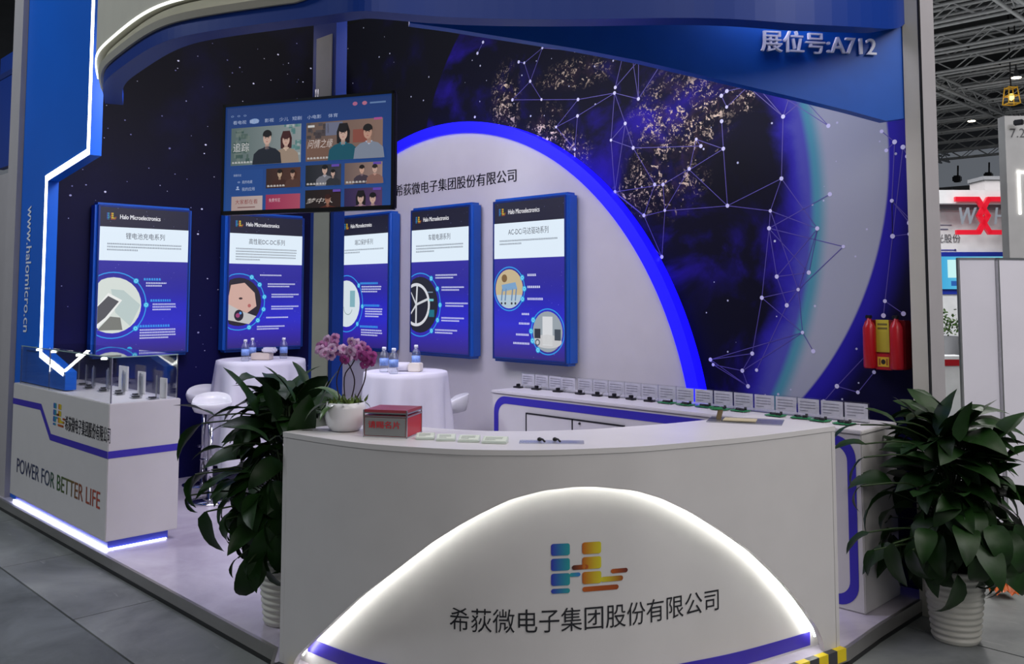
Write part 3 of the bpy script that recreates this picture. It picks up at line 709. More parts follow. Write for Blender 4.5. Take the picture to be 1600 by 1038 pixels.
for u, v in ((.66, .37), (.90, .37), (.67, .14), (.90, .14)): pr.rect(u, v, u+.045, v+.022, (110, 80, 190), 9)
pr.build('screen_picture', M_tv, tv)
# bracket to the column
mb = MB(); a = TM @ Vector((0, .035, 0)); tgt = Vector((COLX0+.06, YC-.008, tcen.z))
mb.tube([a, a*.4+tgt*.6, tgt], .018, 8)
mb.box((-.15, .034, -.12), (.15, .05, .12), TM)
mb.build('wall_bracket', M_dark, tv)
mb = MB(); g = at(484, 146, 4.30); 
for dx in (0, .012): mb.tube([g+tdir*dx+Vector((0, 0, -.05))-tn*.05, g+tdir*dx+Vector((0, 0, .03))-tn*.05], .004, 8)
mb.build('antenna', M_steel, tv)

# ================================================================== ARCH BOARD on the back wall
AX, AZ, AR = -5.8, .485, 2.6
ab = thing('arch_board', (-5.4, 4.9, .08), 'large white semicircular board with glowing blue rim on the back wall', 'display board')
amax = math.acos((WALLX+.02-AX)/AR)      # left limit
a0 = -math.asin((AZ-.079)/AR)
angs = [a0+(amax-a0)*i/72 for i in range(73)]
face = [Vector((AX+(AR-.02)*math.cos(a), 4.885, AZ+(AR-.02)*math.sin(a))) for a in angs] + [Vector((WALLX+.02, 4.885, .079))]
MB().extr(face, (0, .064, 0)).build('board', M_white, ab)
rim = lambda r, y: [Vector((AX+r*math.cos(a), y, AZ+r*math.sin(a))) for a in angs]
rw = [.09 for a in angs]
rimv = lambda off, y: [Vector((AX+(AR-w_*off)*math.cos(a), y, AZ+(AR-w_*off)*math.sin(a))) for a, w_ in zip(angs, rw)]
MB().solid(rimv(0, 4.86), rimv(1, 4.86), rimv(1, 4.90), rimv(0, 4.949)).build('blue_light_rim', M_ledb, ab, fix=True)
pr = Print(lambda u, v, w: Vector((u, 4.884-w, v)))
w0 = hit(560, 306, 1, 4.885); w1 = hit(807, 284, 1, 4.885); w2 = hit(807, 262, 1, 4.885)
wa = hit(618, 300, 1, 4.885)
hgt = w2.z-w1.z
pr.text('希荻微电子集团股份有限公司', wa.x, w1.z, hgt*.95, (18, 18, 24), w=w1.x-wa.x, bold=.022)
pr.build('lettering', M_print, ab)

# ================================================================== POSTER SCREENS
PW, PH = .80, 1.25
def lcd(kind):
    """poster print in metres: u 0..PW-2b, v 0..PH-2b"""
    w, h = PW-.07, PH-.07
    pr = Print(lambda u, v, q: Vector((u-w/2, -.001-q, v+.035)), clip=(0, 0, w, h), lift=.0005)
    top, wh0, wh1 = h, h*.635, h*.865
    for i in range(6):
        a = wh0*i/6; b = wh0*(i+1)/6; c = [(46, 32, 120), (48, 34, 168), (38, 36, 196), (32, 30, 186), (34, 30, 160), (40, 34, 150), (44, 38, 156)]
        pr.rect(0, a, w, b, c[i], 0, c[i+1], True)
    pr.rect(0, wh1, w, h, (18, 18, 40), 0)
    rs = random.Random(kind)
    for _ in range(60):
        a = rs.uniform(0, w); b = rs.uniform(0, h); s_ = rs.uniform(.0008, .0022); pr.rect(a, b, a+s_*1.6, b+s_*1.6, (190, 190, 255), 1)
    pr.rect(0, wh0, w, wh1, (226, 240, 252), 2)
    logo(pr, .05, h*.915, .055, k=2); pr.text('Halo Microelectronics', .155, h*.922, .036, (245, 245, 250), w=.33, k=2, bold=.02)
    title = {1: '锂电池充电系列', 2: '高性能DC-DC系列', 3: '端口保护系列', 4: '车载电源系列', 5: 'AC-DC/马达驱动系列'}[kind]
    tw_ = {1: .32, 2: .36, 3: .28, 4: .28, 5: .42}[kind]
    pr.text(title, w/2, h*.785, .052, (44, 44, 60), w=tw_, k=3, hor='c')
    pr.lines(.06, h*.745, w-.12, {1: 3, 2: 5, 3: 2, 4: 3, 5: 2}[kind], .013, .024, (96, 104, 118), 3, .4)
    C1 = (44, 150, 232)
    def dial(u, v, r, R, angs_, pic):
        pr.ring(u, v, R, .009, C1, 3); pic(u, v, r)
        for a in angs_:
            x = u+R*math.cos(math.radians(a)); y = v+R*math.sin(math.radians(a))
            pr.disc(x, y, .022, (40, 170, 225), 8, seg=14); pr.ring(x, y, .011, .005, (150, 230, 250), 9, seg=14)
    def txt(u, v, head, n_, ww=.2, dot=True):
        if head: pr.lines(u-.02, v+.028, ww*.9, 1, .02, .03, (60, 170, 250), 3, 1)
        pr.lines(u, v, ww, n_, .013, .022, (225, 230, 255), 3, .8)
    cv = h*.33
    if kind == 1:
        def pic(u, v, r):
            pr.disc(u, v, r, (214, 222, 216), 4)
            pr.poly([(u-.02, v+.13), (u+.08, v+.12), (u+.22, v-.0), (u+.14, v-.17), (u+.02, v-.06)], (186, 202, 200), 5)
            pr.poly([(u-.15, v+.0), (u-.04, v+.10), (u+.07, v+.04), (u-.05, v-.12), (u-.15, v-.18)], (236, 238, 236), 6)
            pr.poly([(u-.14, v-.01), (u-.04, v+.075), (u+.045, v+.03), (u-.06, v-.10), (u-.14, v-.15)], (84, 84, 88), 7)
            pr.poly([(u-.12, v-.2), (u+.08, v-.2), (u+.06, v-.10), (u-.02, v-.09)], (120, 122, 116), 5)
        dial(.12, cv, .225, .265, (48, 0, -46), pic)
        txt(.38, cv+.175, True, 2, .17); txt(.44, cv-.0, True, 3, .2); txt(.34, cv-.21, True, 4, .3); pr.disc(.26, .03, .022, (40, 170, 225), 8)
    if kind == 2:
        def pic(u, v, r):
            pr.disc(u, v, r, (34, 28, 36), 4)
            pr.poly([(u-.08, v+.15), (u+.05, v+.17), (u+.15, v+.08), (u+.17, v-.04), (u+.08, v-.1), (u-.1, v-.03), (u-.14, v+.05)], (206, 168, 156), 5)
            pr.disc(u+.015, v+.03, .018, (60, 40, 40), 6, ry=.010); pr.disc(u+.10, v-.035, .016, (176, 100, 96), 6)
            pr.poly([(u-.14, v-.02), (u+.02, v-.08), (u+.17, v-.13), (u+.10, v-.20), (u-.14, v-.16)], (190, 188, 188), 6)
            pr.disc(u+.0, v-.12, .045, (30, 26, 36), 7, ry=.05); pr.disc(u-.01, v-.12, .02, (150, 60, 110), 8); pr.disc(u+.015, v-.10, .012, (90, 150, 220), 8)
        dial(.10, cv+.02, .215, .25, (62, 38, 10, -16, -42, -66), pic)
        for i, (x, y) in enumerate(((.30, .235), (.38, .155), (.42, .06), (.42, -.05), (.37, -.15), (.28, -.23))): txt(x, cv+y+.02, False, 1 if i in (0, 4) else 2, .28)
    if kind == 3:
        def pic(u, v, r):
            pr.disc(u, v, r, (214, 226, 232), 4); pr.poly([(u+.06, v-.03), (u+.14, v-.03), (u+.14, v+.12), (u+.06, v+.12)], (130, 176, 186), 5)
            pr.ring(u+.03, v-.03, .07, .008, (150, 170, 170), 5, PI, 1.9*PI); pr.disc(u-.12, v-.12, .05, (150, 156, 160), 5)
        dial(.10, cv, .215, .26, (40, -5, -45), pic)
        txt(.34, cv+.15, True, 3, .3); txt(.40, cv-.05, True, 4, .26); txt(.34, cv-.24, True, 3, .32)
    if kind == 4:
        def pic(u, v, r):
            pr.disc(u, v, r, (24, 26, 34), 4)
            for a in (1.5, 2.5, 3.6, 4.7, .3): pr.line((u-.05, v), (u-.05+.17*math.cos(a), v+.17*math.sin(a)), .02, (206, 208, 214), 5)
            pr.ring(u-.05, v, .17, .025, (214, 216, 222), 6)
            pr.rect(u+.12, v-.10, u+.19, v-.04, (20, 110, 130), 6); pr.rect(u+.12, v+.03, u+.18, v+.05, (110, 190, 200), 6); pr.rect(u+.1, v+.1, u+.17, v+.11, (110, 130, 150), 6)
        dial(.12, cv, .235, .265, (56, 30, 0, -28, -54), pic)
        for i, (x, y) in enumerate(((.30, .23), (.38, .13), (.43, .0), (.38, -.12), (.30, -.22))): txt(x+.02, cv+y+.01, False, 2, .28)
    if kind == 5:
        def pic(u, v, r):
            pr.disc(u, v, r, (196, 178, 140), 4); pr.disc(u, v, r, (176, 196, 210), 5, a0=PI*1.1, a1=PI*1.9)
            pr.poly([(u-.08, v+.03), (u+.07, v+.05), (u+.09, v+.0), (u-.07, v-.02)], (120, 160, 200), 6)
            for d in (-.07, -.03, .04, .08): pr.line((u+d, v), (u+d-.012, v-.09), .012, (96, 130, 170), 6); pr.disc(u+d-.01, v-.11, .010, (40, 40, 50), 7, seg=10)
            pr.disc(u-.05, v+.08, .03, (120, 92, 50), 6)
        dial(.165, h*.44, .148, .165, (30, 0, -28), pic)
        def pic2(u, v, r):
            pr.disc(u, v, r, (150, 160, 168), 4); pr.rect(u-.05, v-.10, u+.05, v+.11, (214, 216, 220), 5); pr.disc(u, v-.07, .14, (196, 196, 198), 5, ry=.05)
            pr.rect(u+.07, v-.06, u+.13, v+.02, (60, 70, 80), 6); pr.rect(u-.13, v-.05, u-.07, v+.02, (40, 44, 52), 6); pr.ring(u-.1, v-.08, .02, .01, (80, 90, 100), 6)
        dial(w-.165, h*.175, .148, .165, (150, 180, 205, 235), pic2)
        for i, y in enumerate((.52, .445, .37)): pr.lines(.36, h*y, .1+.03*i, 1, .018, .02, (225, 230, 255), 3, 1)
        for i, y in enumerate((.275, .215, .145, .09)): pr.lines(.3-.03*i, h*y, .08+.03*i, 1, .016, .02, (225, 230, 255), 3, 1)
    return pr
def poster(kind, loc, rz, label):
    t = thing('poster_screen', loc, label, 'poster screen', 'blue framed portrait screens on the walls', rz)
    d = .12
    M0 = Matrix.Translation(loc) @ Matrix.Rotation(rz, 4, 'Z')
    mb = MB(); mb.rbox((-PW/2, 0, 0), (PW/2, d, PH), .022, None, 3)
    fr = mb.v; me = bpy.data.meshes.new('frame'); me.from_pydata(mb.v, [], mb.f); me.materials.append(M_bluef)
    o = bpy.data.objects.new('frame', me); COL.objects.link(o); o.parent = t
    pr = lcd(kind)
    o2 = pr.build('screen', M_screen); o2.parent = t
    mb = MB(); e = .012; b = .032
    for a, c in (((-PW/2+b-e, -.004, b-e), (PW/2-b+e, .0, b)), ((-PW/2+b-e, -.004, PH-b), (PW/2-b+e, 0, PH-b+e)), ((-PW/2+b-e, -.004, b), (-PW/2+b, 0, PH-b)), ((PW/2-b, -.004, b), (PW/2-b+e, 0, PH-b))): mb.box(a, c)
    me = bpy.data.meshes.new('inner_bezel'); me.from_pydata(mb.v, [], mb.f); me.materials.append(M_navy)
    o3 = bpy.data.objects.new('inner_bezel', me); COL.objects.link(o3); o3.parent = t
    return t
ZP = 1.13
YPO = 4.885-.12; 
poster(5, (-4.68, 4.762, ZP), 0, 'blue framed portrait screen with two round pictures, rightmost on the white arch board')
poster(4, (-5.71, 4.762, ZP), 0, 'blue framed portrait screen with steering wheel picture, on the white arch board')
poster(3, (-6.78, 4.762, ZP), 0, 'blue framed portrait screen with white charger picture, beside the column')
poster(1, (WALLX+.122, 3.04, ZP), PI/2, 'blue framed portrait screen with phone picture, on the starry wall by the glass case')
poster(2, (WALLX+.122, 4.15, ZP), PI/2, 'blue framed portrait screen with sleeping woman wearing a watch, under television')

# ================================================================== RECEPTION COUNTER
ct_ = 1.05; kt = thing('reception_counter', (-2.9, 3.0, .078), 'curved white reception counter with glowing arch front and company name', 'counter')
th_ = .028; RIO = -.075
def on_cv(u, v, off):           # photo point -> (length, height) on the offset counter front
    d = ray(u, v); best = None; N_ = 400
    pts = [cv(-.05+(CL+.1)*i/N_, 0, off) for i in range(N_+1)]
    for i in range(N_):
        a, b = pts[i], pts[i+1]; ex, ey = b.x-a.x, b.y-a.y; den = d.x*ey-d.y*ex
        if abs(den) < 1e-9: continue
        t = (a.x*ey-a.y*ex)/den; f = (a.x*d.y-a.y*d.x)/den
        if t > 0 and -1e-6 <= f <= 1+1e-6 and (best is None or t < best[0]): best = (t, -.05+(CL+.1)*(i+f)/N_)
    return best[1], EYE+d.z*best[0]
arch_px = [(459,1030),(481,1009),(521,971),(558,937),(616,893),(674,849),(720,820),(757,800),(797,781),(849,767),(900,761),(931,761),(992,767),(1038,781),(1084,803),(1130,832),(1176,864),(1215,901),(1246,937),(1268,968),(1287,997)]
arch = sorted(on_cv(u, v, 0) for u, v in arch_px)
def arch_z(a):
    if a <= arch[0][0] or a >= arch[-1][0]: return None
    for (p, q), (r, s_) in zip(arch, arch[1:]):
        if p <= a <= r: return q+(s_-q)*(a-p)/(r-p)
NA_ = 220
cols = [CL*i/NA_ for i in range(NA_+1)]
zs_ = [arch_z(a) for a in cols]
z0 = [.078 if z is None else max(.078, z) for z in zs_]
for _ in range(6): z0 = [z0[0]]+[(z0[i-1]+2*z0[i]+z0[i+1])/4 if z0[i] > .079 else z0[i] for i in range(1, NA_)]+[z0[-1]]
top = ct_-.022
pl_at = lambda off, z, cc=None: [cv(a, (z[i] if hasattr(z, '__len__') else z), off) for i, a in enumerate(cc or cols)]
mb = MB(); mb.solid(pl_at(0, z0), pl_at(0, top), pl_at(-th_, top), pl_at(-th_, z0))
pL = cv(0, 0, 0); pR = cv(CL, 0, 0)
mb.box((pL.x-.002, pL.y+.002, .078), (pL.x+.026, pL.y+.50, top)); mb.box((pR.x-.46, pR.y-.026, .078), (pR.x-.002, pR.y+.002, top))
mb.build('front_shell', M_white, kt, fix=True)
mb = MB(); mb.solid(pl_at(RIO, .078), pl_at(RIO, ct_-.05), pl_at(RIO-.012, ct_-.05), pl_at(RIO-.012, .078)); mb.build('recessed_panel', M_white, kt, fix=True)
mb = MB(); mb.solid(pl_at(.003, ct_-.021), pl_at(.003, ct_), pl_at(-.47, ct_), pl_at(-.47, ct_-.021)); mb.build('worktop', M_white2, kt, fix=True)
mb = MB(); mb.solid(pl_at(-.46, .078), pl_at(-.46, ct_-.022), pl_at(-.44, ct_-.022), pl_at(-.44, .078)); mb.build('inner_shell', M_white, kt, fix=True)
led = [cv(a, z+.020, -.048) for a, z in zip(cols, z0) if z > .10]
MB().tube(led, .005, 6).build('light_strip', M_ledk, kt)
kk = [a for a in cols if arch[0][0] <= a <= arch[-1][0]]
mb = MB(); zk1 = [.185+(.145-.185)*i/(len(kk)-1) for i in range(len(kk))]; zk0 = [z-.058 for z in zk1]
mb.solid(pl_at(RIO+.003, zk0, kk), pl_at(RIO+.003, zk1, kk), pl_at(RIO+.001, zk1, kk), pl_at(RIO+.001, zk0, kk)); mb.build('blue_band', M_stripe, kt, fix=True)
e0 = on_cv(703, 972, RIO); e1 = on_cv(1123, 966, RIO); em = on_cv(912, 985, RIO); emt = on_cv(912, 948, RIO)
pr = Print(lambda u, v, w: cv(u, v, RIO+.0015+w))
pr.text('希荻微电子集团股份有限公司', e0[0], em[1], emt[1]-em[1], (26, 26, 34), w=e1[0]-e0[0], bold=-.004)
l0 = on_cv(861, 928, RIO); l1 = on_cv(939, 846, RIO)
logo(pr, l0[0], l0[1], l1[1]-l0[1], wide=(l1[0]-l0[0])/(.94*(l1[1]-l0[1])))
pr.build('company_print', M_print, kt)

tape = thing('warning_tape', (-2.2, 2.6, .08), 'yellow and black warning tape along the stage edge under the counter', 'tape')
ty = mat('yellow_tape', (226, 200, 24), .4); tb = mat('black_tape', (60, 60, 66), .4)
na = 44
for i in range(na):
    a = CL*i/na; b = CL*(i+1)/na
    if not (i < 5 or i > na*.68): continue
    mb = MB(); r = .0315
    mb.solid([cv(a, .081, r), cv(b, .081, r)], [cv(a, .083, r), cv(b, .083, r)], [cv(a, .083, .002), cv(b, .083, .002)], [cv(a, .081, .002), cv(b, .081, .002)])
    mb.solid([cv(a, .03, r+.001), cv(b, .03, r+.001)], [cv(a, .083, r+.001), cv(b, .083, r+.001)], [cv(a, .083, r-.001), cv(b, .083, r-.001)], [cv(a, .03, r-.001), cv(b, .03, r-.001)])
    mb.build('yellow_piece' if i % 2 else 'black_piece', ty if i % 2 else tb, tape, fix=True)

# ================================================================== DISPLAY COUNTER along the back wall
dx0, dx1, dy0, dy1, dt = -4.66, -1.99, 4.38, 4.94, .97
dc = thing('display_counter', (-3.3, 4.65, .078), 'long white display counter with violet outline along the back wall', 'counter')
MB().rbox((dx0, dy0, .079), (dx1, dy1 if False else 4.80, dt-.02), .006).build('cabinet', M_white, dc)
MB().rbox((dx0-.005, dy0-.008, dt-.02), (dx1+.005, 4.80, dt), .004).build('worktop', M_white2, dc)
pr = Print(lambda u, v, w: Vector((u, dy0-.001-w, v)))
o_ = rrect(dx0+.02, .10, dx1-.03, dt-.035, .11, 8); i_ = rrect(dx0+.065, .15, dx1-.075, dt-.085, .075, 8); m_ = len(o_)
pr.raw(o_+i_, [(i, (i+1) % m_, m_+(i+1) % m_, m_+i) for i in range(m_)], lin((50, 40, 172))); pr.build('violet_outline', M_print, dc)
for i, (a, b) in enumerate(((824, 896), (896, 976))):
    pA = hit(a, 646 if i == 0 else 655, 1, dy0); pB = hit(b, 668, 1, dy0)
    zt_ = .835
    dd = MB().rbox((pA.x+.004, dy0-.012, .14), (pB.x-.004, dy0-.0005, zt_), .002).build('door', M_white, dc)
    mb = MB(); mb.box((pA.x-.004, dy0-.014, .135), (pA.x+.004, dy0-.0002, zt_+.008)); mb.box((pA.x-.003, dy0-.014, zt_+.001), (pB.x+.003, dy0-.0002, zt_+.009)); mb.build('door_gap', M_dark, dc)
    if i == 1:
        q = hit(906, 662, 1, dy0-.012); mb = MB(); mb.lathe([(.008, 0), (.008, .006)], (0, 0, 0), 10, Matrix.Rotation(PI/2, 4, 'X')); mb.v = [(a_[0]+q.x, a_[1]+dy0-.013, a_[2]+q.z) for a_ in mb.v]; mb.build('lock', M_dark, dc)

# acrylic name plates and sample boards on it
bx = [(809.6,602.6),(838,604),(871.6,609),(906,611.7),(933,614.4),(959.5,619.8),(985.8,622.2),(1014.8,625.3),(1042,629),(1071,632.5),(1101,636),(1125,640),(1156.6,642.5),(1212,650),(1252,653.8),(1281,657.9),(1319,663)]
ordn = ['first', 'second', 'third', 'fourth', 'fifth', 'sixth', 'seventh', 'eighth', 'ninth', 'tenth', 'eleventh', 'twelfth', 'thirteenth', 'fourteenth', 'fifteenth', 'sixteenth', 'seventeenth', 'eighteenth']
M_card = mat('frosted_name_card', (196, 196, 204), .5, vary=.12, scale=30)
def cardprint(p, x0, x1, y, z0_, z1_):
    pr = Print(lambda u, v, w: Vector((u, y-w, v)))
    pr.lines(x0+.012, z1_-.02, x1-x0-.03, 4, .006, .016, (120, 120, 134), None, .5, random.Random(9)); return pr.build('card_text', M_print, p)
plate = thing('name_plate', (0, 0, 0), '', 'name plate', 'acrylic name plates on the display counter')
MB().rbox((-.07, .0, .0), (.07, .004, .105), .001).build('clear_plate', M_acryl, plate)
MB().box((-.062, .0005, .018), (.062, -.0012, .098)).build('card', M_card, plate)
cardprint(plate, -.062, .062, -.0016, .018, .098)
MB().rbox((-.07, -.03, .0), (.07, .004, .003), .001).build('foot', M_acryl, plate)
pcb = thing('sample_board', (0, 0, 0), '', 'circuit board', 'sample circuit boards on the display counter')
MB().rbox((-.04, -.028, .004), (.04, .028, .008), .001).build('board', M_pcb, pcb)
mb = MB(); mb.box((-.02, -.012, .008), (.0, .008, .012)); mb.box((.01, -.02, .008), (.03, -.008, .018)); mb.lathe([(.006, .008), (.006, .022)], (.02, .012, 0), 10); mb.box((-.034, .012, .008), (-.01, .022, .014)); mb.build('components', M_comp, pcb)
mb = MB(); [mb.lathe([(.003, 0), (.003, .004)], (a, b, 0), 6) for a in (-.034, .034) for b in (-.022, .022)]; mb.build('stand_offs', M_steel, pcb)
dev = thing('sample_device', (0, 0, 0), '', 'sample device', 'dark sample devices on the display counter')
MB().rbox((-.035, -.022, 0), (.035, .022, .012), .004).build('housing', M_comp, dev)
MB().rbox((-.012, -.01, .012), (.014, .012, .030), .003).build('raised_block', M_dark, dev)
mb = MB(); mb.tube([(.03, 0, .008), (.045, .005, .02), (.055, 0, .032)], .003, 6); mb.build('lead', M_steel, dev)
fp = fb = fd = True
nplates = 19
for i in range(nplates):
    x = -4.58+i*(-2.14+4.58)/(nplates-1)
    lab = 'clear name plate with grey card, %s from the left on the display counter' % (ordn[i] if i < 18 else 'last and rightmost')
    loc = (x, 4.66 if i != 3 else 4.64, dt)
    if fp: plate.location = loc; plate['label'] = lab; fp = False
    else: dup(plate, loc, (0.0 if i % 3 else .03), lab)
for i, (u, v) in enumerate(bx):
    p = hit(u, v+1, 2, dt); p.y = min(max(p.y, 4.46), 4.60)
    p.x = hit(u, v, 1, p.y).x
    if i < 8:
        lab = 'small dark sample device before the name plates, %s from the left' % ordn[i]
        if fd: dev.location = (p.x, p.y, dt); dev['label'] = lab; fd = False
        else: dup(dev, (p.x, p.y, dt), .2*(i % 3)-.2, lab)
    else:
        lab = 'green circuit board before the name plates, %s from its right end' % ordn[16-i] if i < 16 else 'green circuit board at the far right end of the display counter'
        if fb: pcb.location = (p.x, p.y, dt); pcb.scale = (1.25, 1.25, 1.25); pcb['label'] = lab; fb = False
        else: dup(pcb, (p.x, p.y, dt), .15*(i % 3)-.1, lab)

# ================================================================== THINGS ON THE RECEPTION COUNTER
# orchid
op = hit(540, 668, 2, ct_); 
oc = at(540, 640, 3.98); oc = Vector((oc.x, oc.y, ct_))
orch = thing('potted_orchid', oc, 'purple orchid in round white ceramic pot on the counter', 'potted plant')
prof = [(.045, 0), (.062, .004), (.082, .03), (.090, .065), (.089, .10), (.084, .125), (.080, .125), (.084, .10), (.08, .085), (.01, .085)]
MB().lathe(prof, oc, 36).build('pot', M_ceram, orch)
mb = MB(); rr = random.Random(2)
mb.lathe([(.081, .09), (.06, .112), (.02, .12), (.001, .121)], oc, 20, fr=lambda a, z: 1+.05*math.sin(7*a))
for _ in range(70):
    a = rr.uniform(0, 2*PI); r = rr.uniform(.02, .085); b = oc+Vector((r*math.cos(a), r*math.sin(a), .11)); t = b+Vector((rr.uniform(-.03, .03), rr.uniform(-.03, .03), rr.uniform(.015, .05)))
    n_ = Vector((rr.uniform(-1, 1), rr.uniform(-1, 1), 0)).normalized()*.007; mb.add([b, (b+t)/2+n_, t, (b+t)/2-n_], [(0, 1, 2, 3)])
tag(mb.build('moss', M_moss, orch), kind='stuff')
def leaf_mesh(name, L, Wd, bend, cup, m, seg=7, tw=0, tip=.35):
    vs = []; fs = []; 
    p = Vector((0, 0, 0)); ang = 0
    for i in range(seg+1):
        t = i/seg; wdt = Wd*math.sin(PI*min(1, t**.8*.98+.02))**.75*(1-.3*t)+.001
        if i: ang = -bend*t*1.3; p = p+Vector((math.cos(ang), 0, math.sin(ang)))*L/seg
        n_ = Vector((-math.sin(ang), 0, math.cos(ang)))
        ww = math.sin(t*9+tw)*.08*wdt
        vs += [p+Vector((0, -wdt, 0))+n_*(cup*wdt+ww), p+Vector((0, -wdt*.5, 0))+n_*(cup*wdt*.35), p, p+Vector((0, wdt*.5, 0))+n_*(cup*wdt*.35), p+Vector((0, wdt, 0))+n_*(cup*wdt-ww)]
    for i in range(seg):
        for j in range(4): a = i*5+j; fs.append((a, a+1, a+6, a+5))
    me = bpy.data.meshes.new(name); me.from_pydata(vs, [], fs); me.materials.append(m); me.polygons.foreach_set('use_smooth', [True]*len(fs)); me.update(); return me
def place_leaf(me, p, d, parent, name='leaf', roll=0, sc=1.0, up=Vector((0, 0, 1))):
    x = Vector(d).normalized(); y = up.cross(x)
    if y.length < 1e-3: y = Vector((0, 1, 0))
    y.normalize(); z = x.cross(y); R_ = Matrix((x, y, z)).transposed().to_4x4() @ Matrix.Rotation(roll, 4, 'X')
    o = bpy.data.objects.new(name, me); COL.objects.link(o); o.parent = parent
    o.matrix_parent_inverse = Matrix.Translation(parent.location).inverted(); o.matrix_basis = Matrix.Translation(p) @ R_ @ Matrix.Scale(sc, 4)
    return o
OL = [leaf_mesh('leaf', .17, .035, 1.1, .25, M_leafl, tw=i) for i in range(2)] + [leaf_mesh('leaf', .13, .034, 2.0, .2, M_leafl)]
rimc = oc+Vector((0, 0, .118))
def cdir(r, f, z): return (_R*r+_FW*f+_Z*z)
place_leaf(OL[0], rimc+cdir(-.03, 0, 0), cdir(-1, -.1, .35), orch, sc=1.05)
place_leaf(OL[1], rimc+cdir(-.03, .02, 0), cdir(-.5, .2, 1.0), orch, sc=1.1)
place_leaf(OL[2], rimc+cdir(0, -.03, .005), cdir(.05, -1, .25), orch, sc=.85)
place_leaf(OL[0], rimc+cdir(.02, .02, 0), cdir(.8, .4, .5), orch, sc=.6)
place_leaf(OL[1], rimc+cdir(-.01, -.03, 0), cdir(-.7, -.6, .25), orch, sc=.8)
place_leaf(OL[0], rimc+cdir(-.02, .03, 0), cdir(-.9, .6, .6), orch, sc=.9)
# petals
def flower_mesh(c1, c2, nm):
    mb = MB(); cs = []
    def petal(a, l, w_, col):
        d = Vector((math.cos(a), 0, math.sin(a))); s_ = Vector((-math.sin(a), 0, math.cos(a))); y = Vector((0, -1, 0))
        pts = [d*.002, d*l*.4+s_*w_*.8+y*.004, d*l*.75+s_*w_+y*.002, d*l-y*.002, d*l*.75-s_*w_+y*.002, d*l*.4-s_*w_*.8+y*.004]; c = d*l*.55+y*.006
        mb.add([c]+pts, [(0, i+1, (i+1) % 6+1) for i in range(6)], True); cs.extend([col]+[c2 if i == 0 else c1 for i in range(6)])
    for i, (a, l, w_) in enumerate(((90, .028, .011), (18, .028, .015), (162, .028, .015), (-50, .026, .011), (230, .026, .011))): petal(math.radians(a), l, w_, c1)
    petal(math.radians(-90), .014, .006, c2)
    me = bpy.data.meshes.new('flower'); me.from_pydata(mb.v, [], mb.f); ca_ = me.color_attributes.new('Col', 'FLOAT_COLOR', 'POINT'); ca_.data.foreach_set('color', [x for c in cs for x in (*lin(c), 1)]); me.materials.append(nm); return me
M_petal = print_mat('orchid_petal', 0, .6)
FM = [flower_mesh((206, 168, 208), (150, 40, 120), M_petal), flower_mesh((150, 52, 130), (110, 16, 90), M_petal), flower_mesh((190, 120, 180), (120, 20, 100), M_petal)]
stems = [[(528, 640), (526, 600), (531, 575), (540, 560), (536, 553)], [(540, 632), (538, 590), (550, 570), (560, 552), (566, 548)], [(552, 640), (554, 600), (549, 578), (537, 558), (522, 552), (508, 548)], [(562, 632), (568, 600), (572, 575), (572, 552), (566, 540)]]
for l in stems:
    pts = [rimc+cdir((l[0][0]-540)*.0012, 0, -.02)]
    for i, (u, v) in enumerate(l[1:]): pts.append(at(u, v, 3.98-.015*i))
    pts = smooth(pts, 4); MB().tube(pts, .0028, 6).build('flower_stem', mat('dark_stem', (44, 30, 34), .5), orch)
rr = random.Random(11)
fl_px = [(503,541,2),(512,533,0),(519,545,0),(507,552,0),(524,538,2),(528,548,2),(516,556,0),(500,547,0),(523,530,2), (540,554,2),(548,549,0),(555,556,2),(538,563,1),(545,560,0),(560,546,2),(566,541,2),(573,548,1),(580,558,1),(572,562,1),(565,556,1),(578,566,1),(556,538,0),(549,535,0),(570,570,1),(536,546,0)]
for i, (u, v, k) in enumerate(fl_px):
    p = at(u, v, 3.92+rr.uniform(-.03, .03))
    o = bpy.data.objects.new('flower', FM[k]); COL.objects.link(o); o.parent = orch; o.matrix_parent_inverse = Matrix.Translation(orch.location).inverted()
    o.matrix_basis = Matrix.Translation(p) @ Matrix.Rotation(PI/4+rr.uniform(-.7, .7), 4, 'Z') @ Matrix.Rotation(rr.uniform(-.4, .4), 4, 'X') @ Matrix.Rotation(rr.uniform(-.5, .5), 4, 'Y') @ Matrix.Scale(rr.uniform(.85, 1.1), 4)

# business card box
b0 = hit(567, 683, 2, ct_); b1 = hit(636, 686, 2, ct_); b2 = hit(656, 676, 2, ct_)
cbx = thing('card_box', ((b0+b1)/2), 'red and silver edged box for business cards on the counter beside the orchid', 'box')
ux = (b1-b0); Wb = ux.length; ux.normalize(); uy = Vector((-ux.y, ux.x, 0)); Db = max(.09, (b2-b1).length); hb = at(567, 640, (b0-EYEV).dot(_FW)).z-ct_
BM = Matrix.Translation(b0) @ Matrix((( ux.x, uy.x, 0), (ux.y, uy.y, 0), (0, 0, 1))).to_4x4()
MB().rbox((.003, .003, .002), (Wb-.003, Db-.003, hb*.80), .002, BM).build('body', M_red, cbx)
MB().box((.008, -.0005, .008), (Wb-.008, .004, hb*.72), BM).build('front_window', mat('dark_grey_front', (128, 130, 130), .4), cbx)
mb = MB(); e = .005
for zz0 in (0, hb*.74, hb*.86, ):
    mb.box((0, 0, zz0), (Wb, e, zz0+e*1.1), BM); mb.box((Wb-e, 0, zz0), (Wb, Db, zz0+e*1.1), BM); mb.box((0, Db-e, zz0), (Wb, Db, zz0+e*1.1), BM); mb.box((0, 0, zz0), (e, Db, zz0+e*1.1), BM)
for a in (0, Wb-e):
    for b in (0, Db-e): mb.box((a, b, 0), (a+e, b+e, hb), BM)
mb.build('metal_edges', M_steel, cbx)
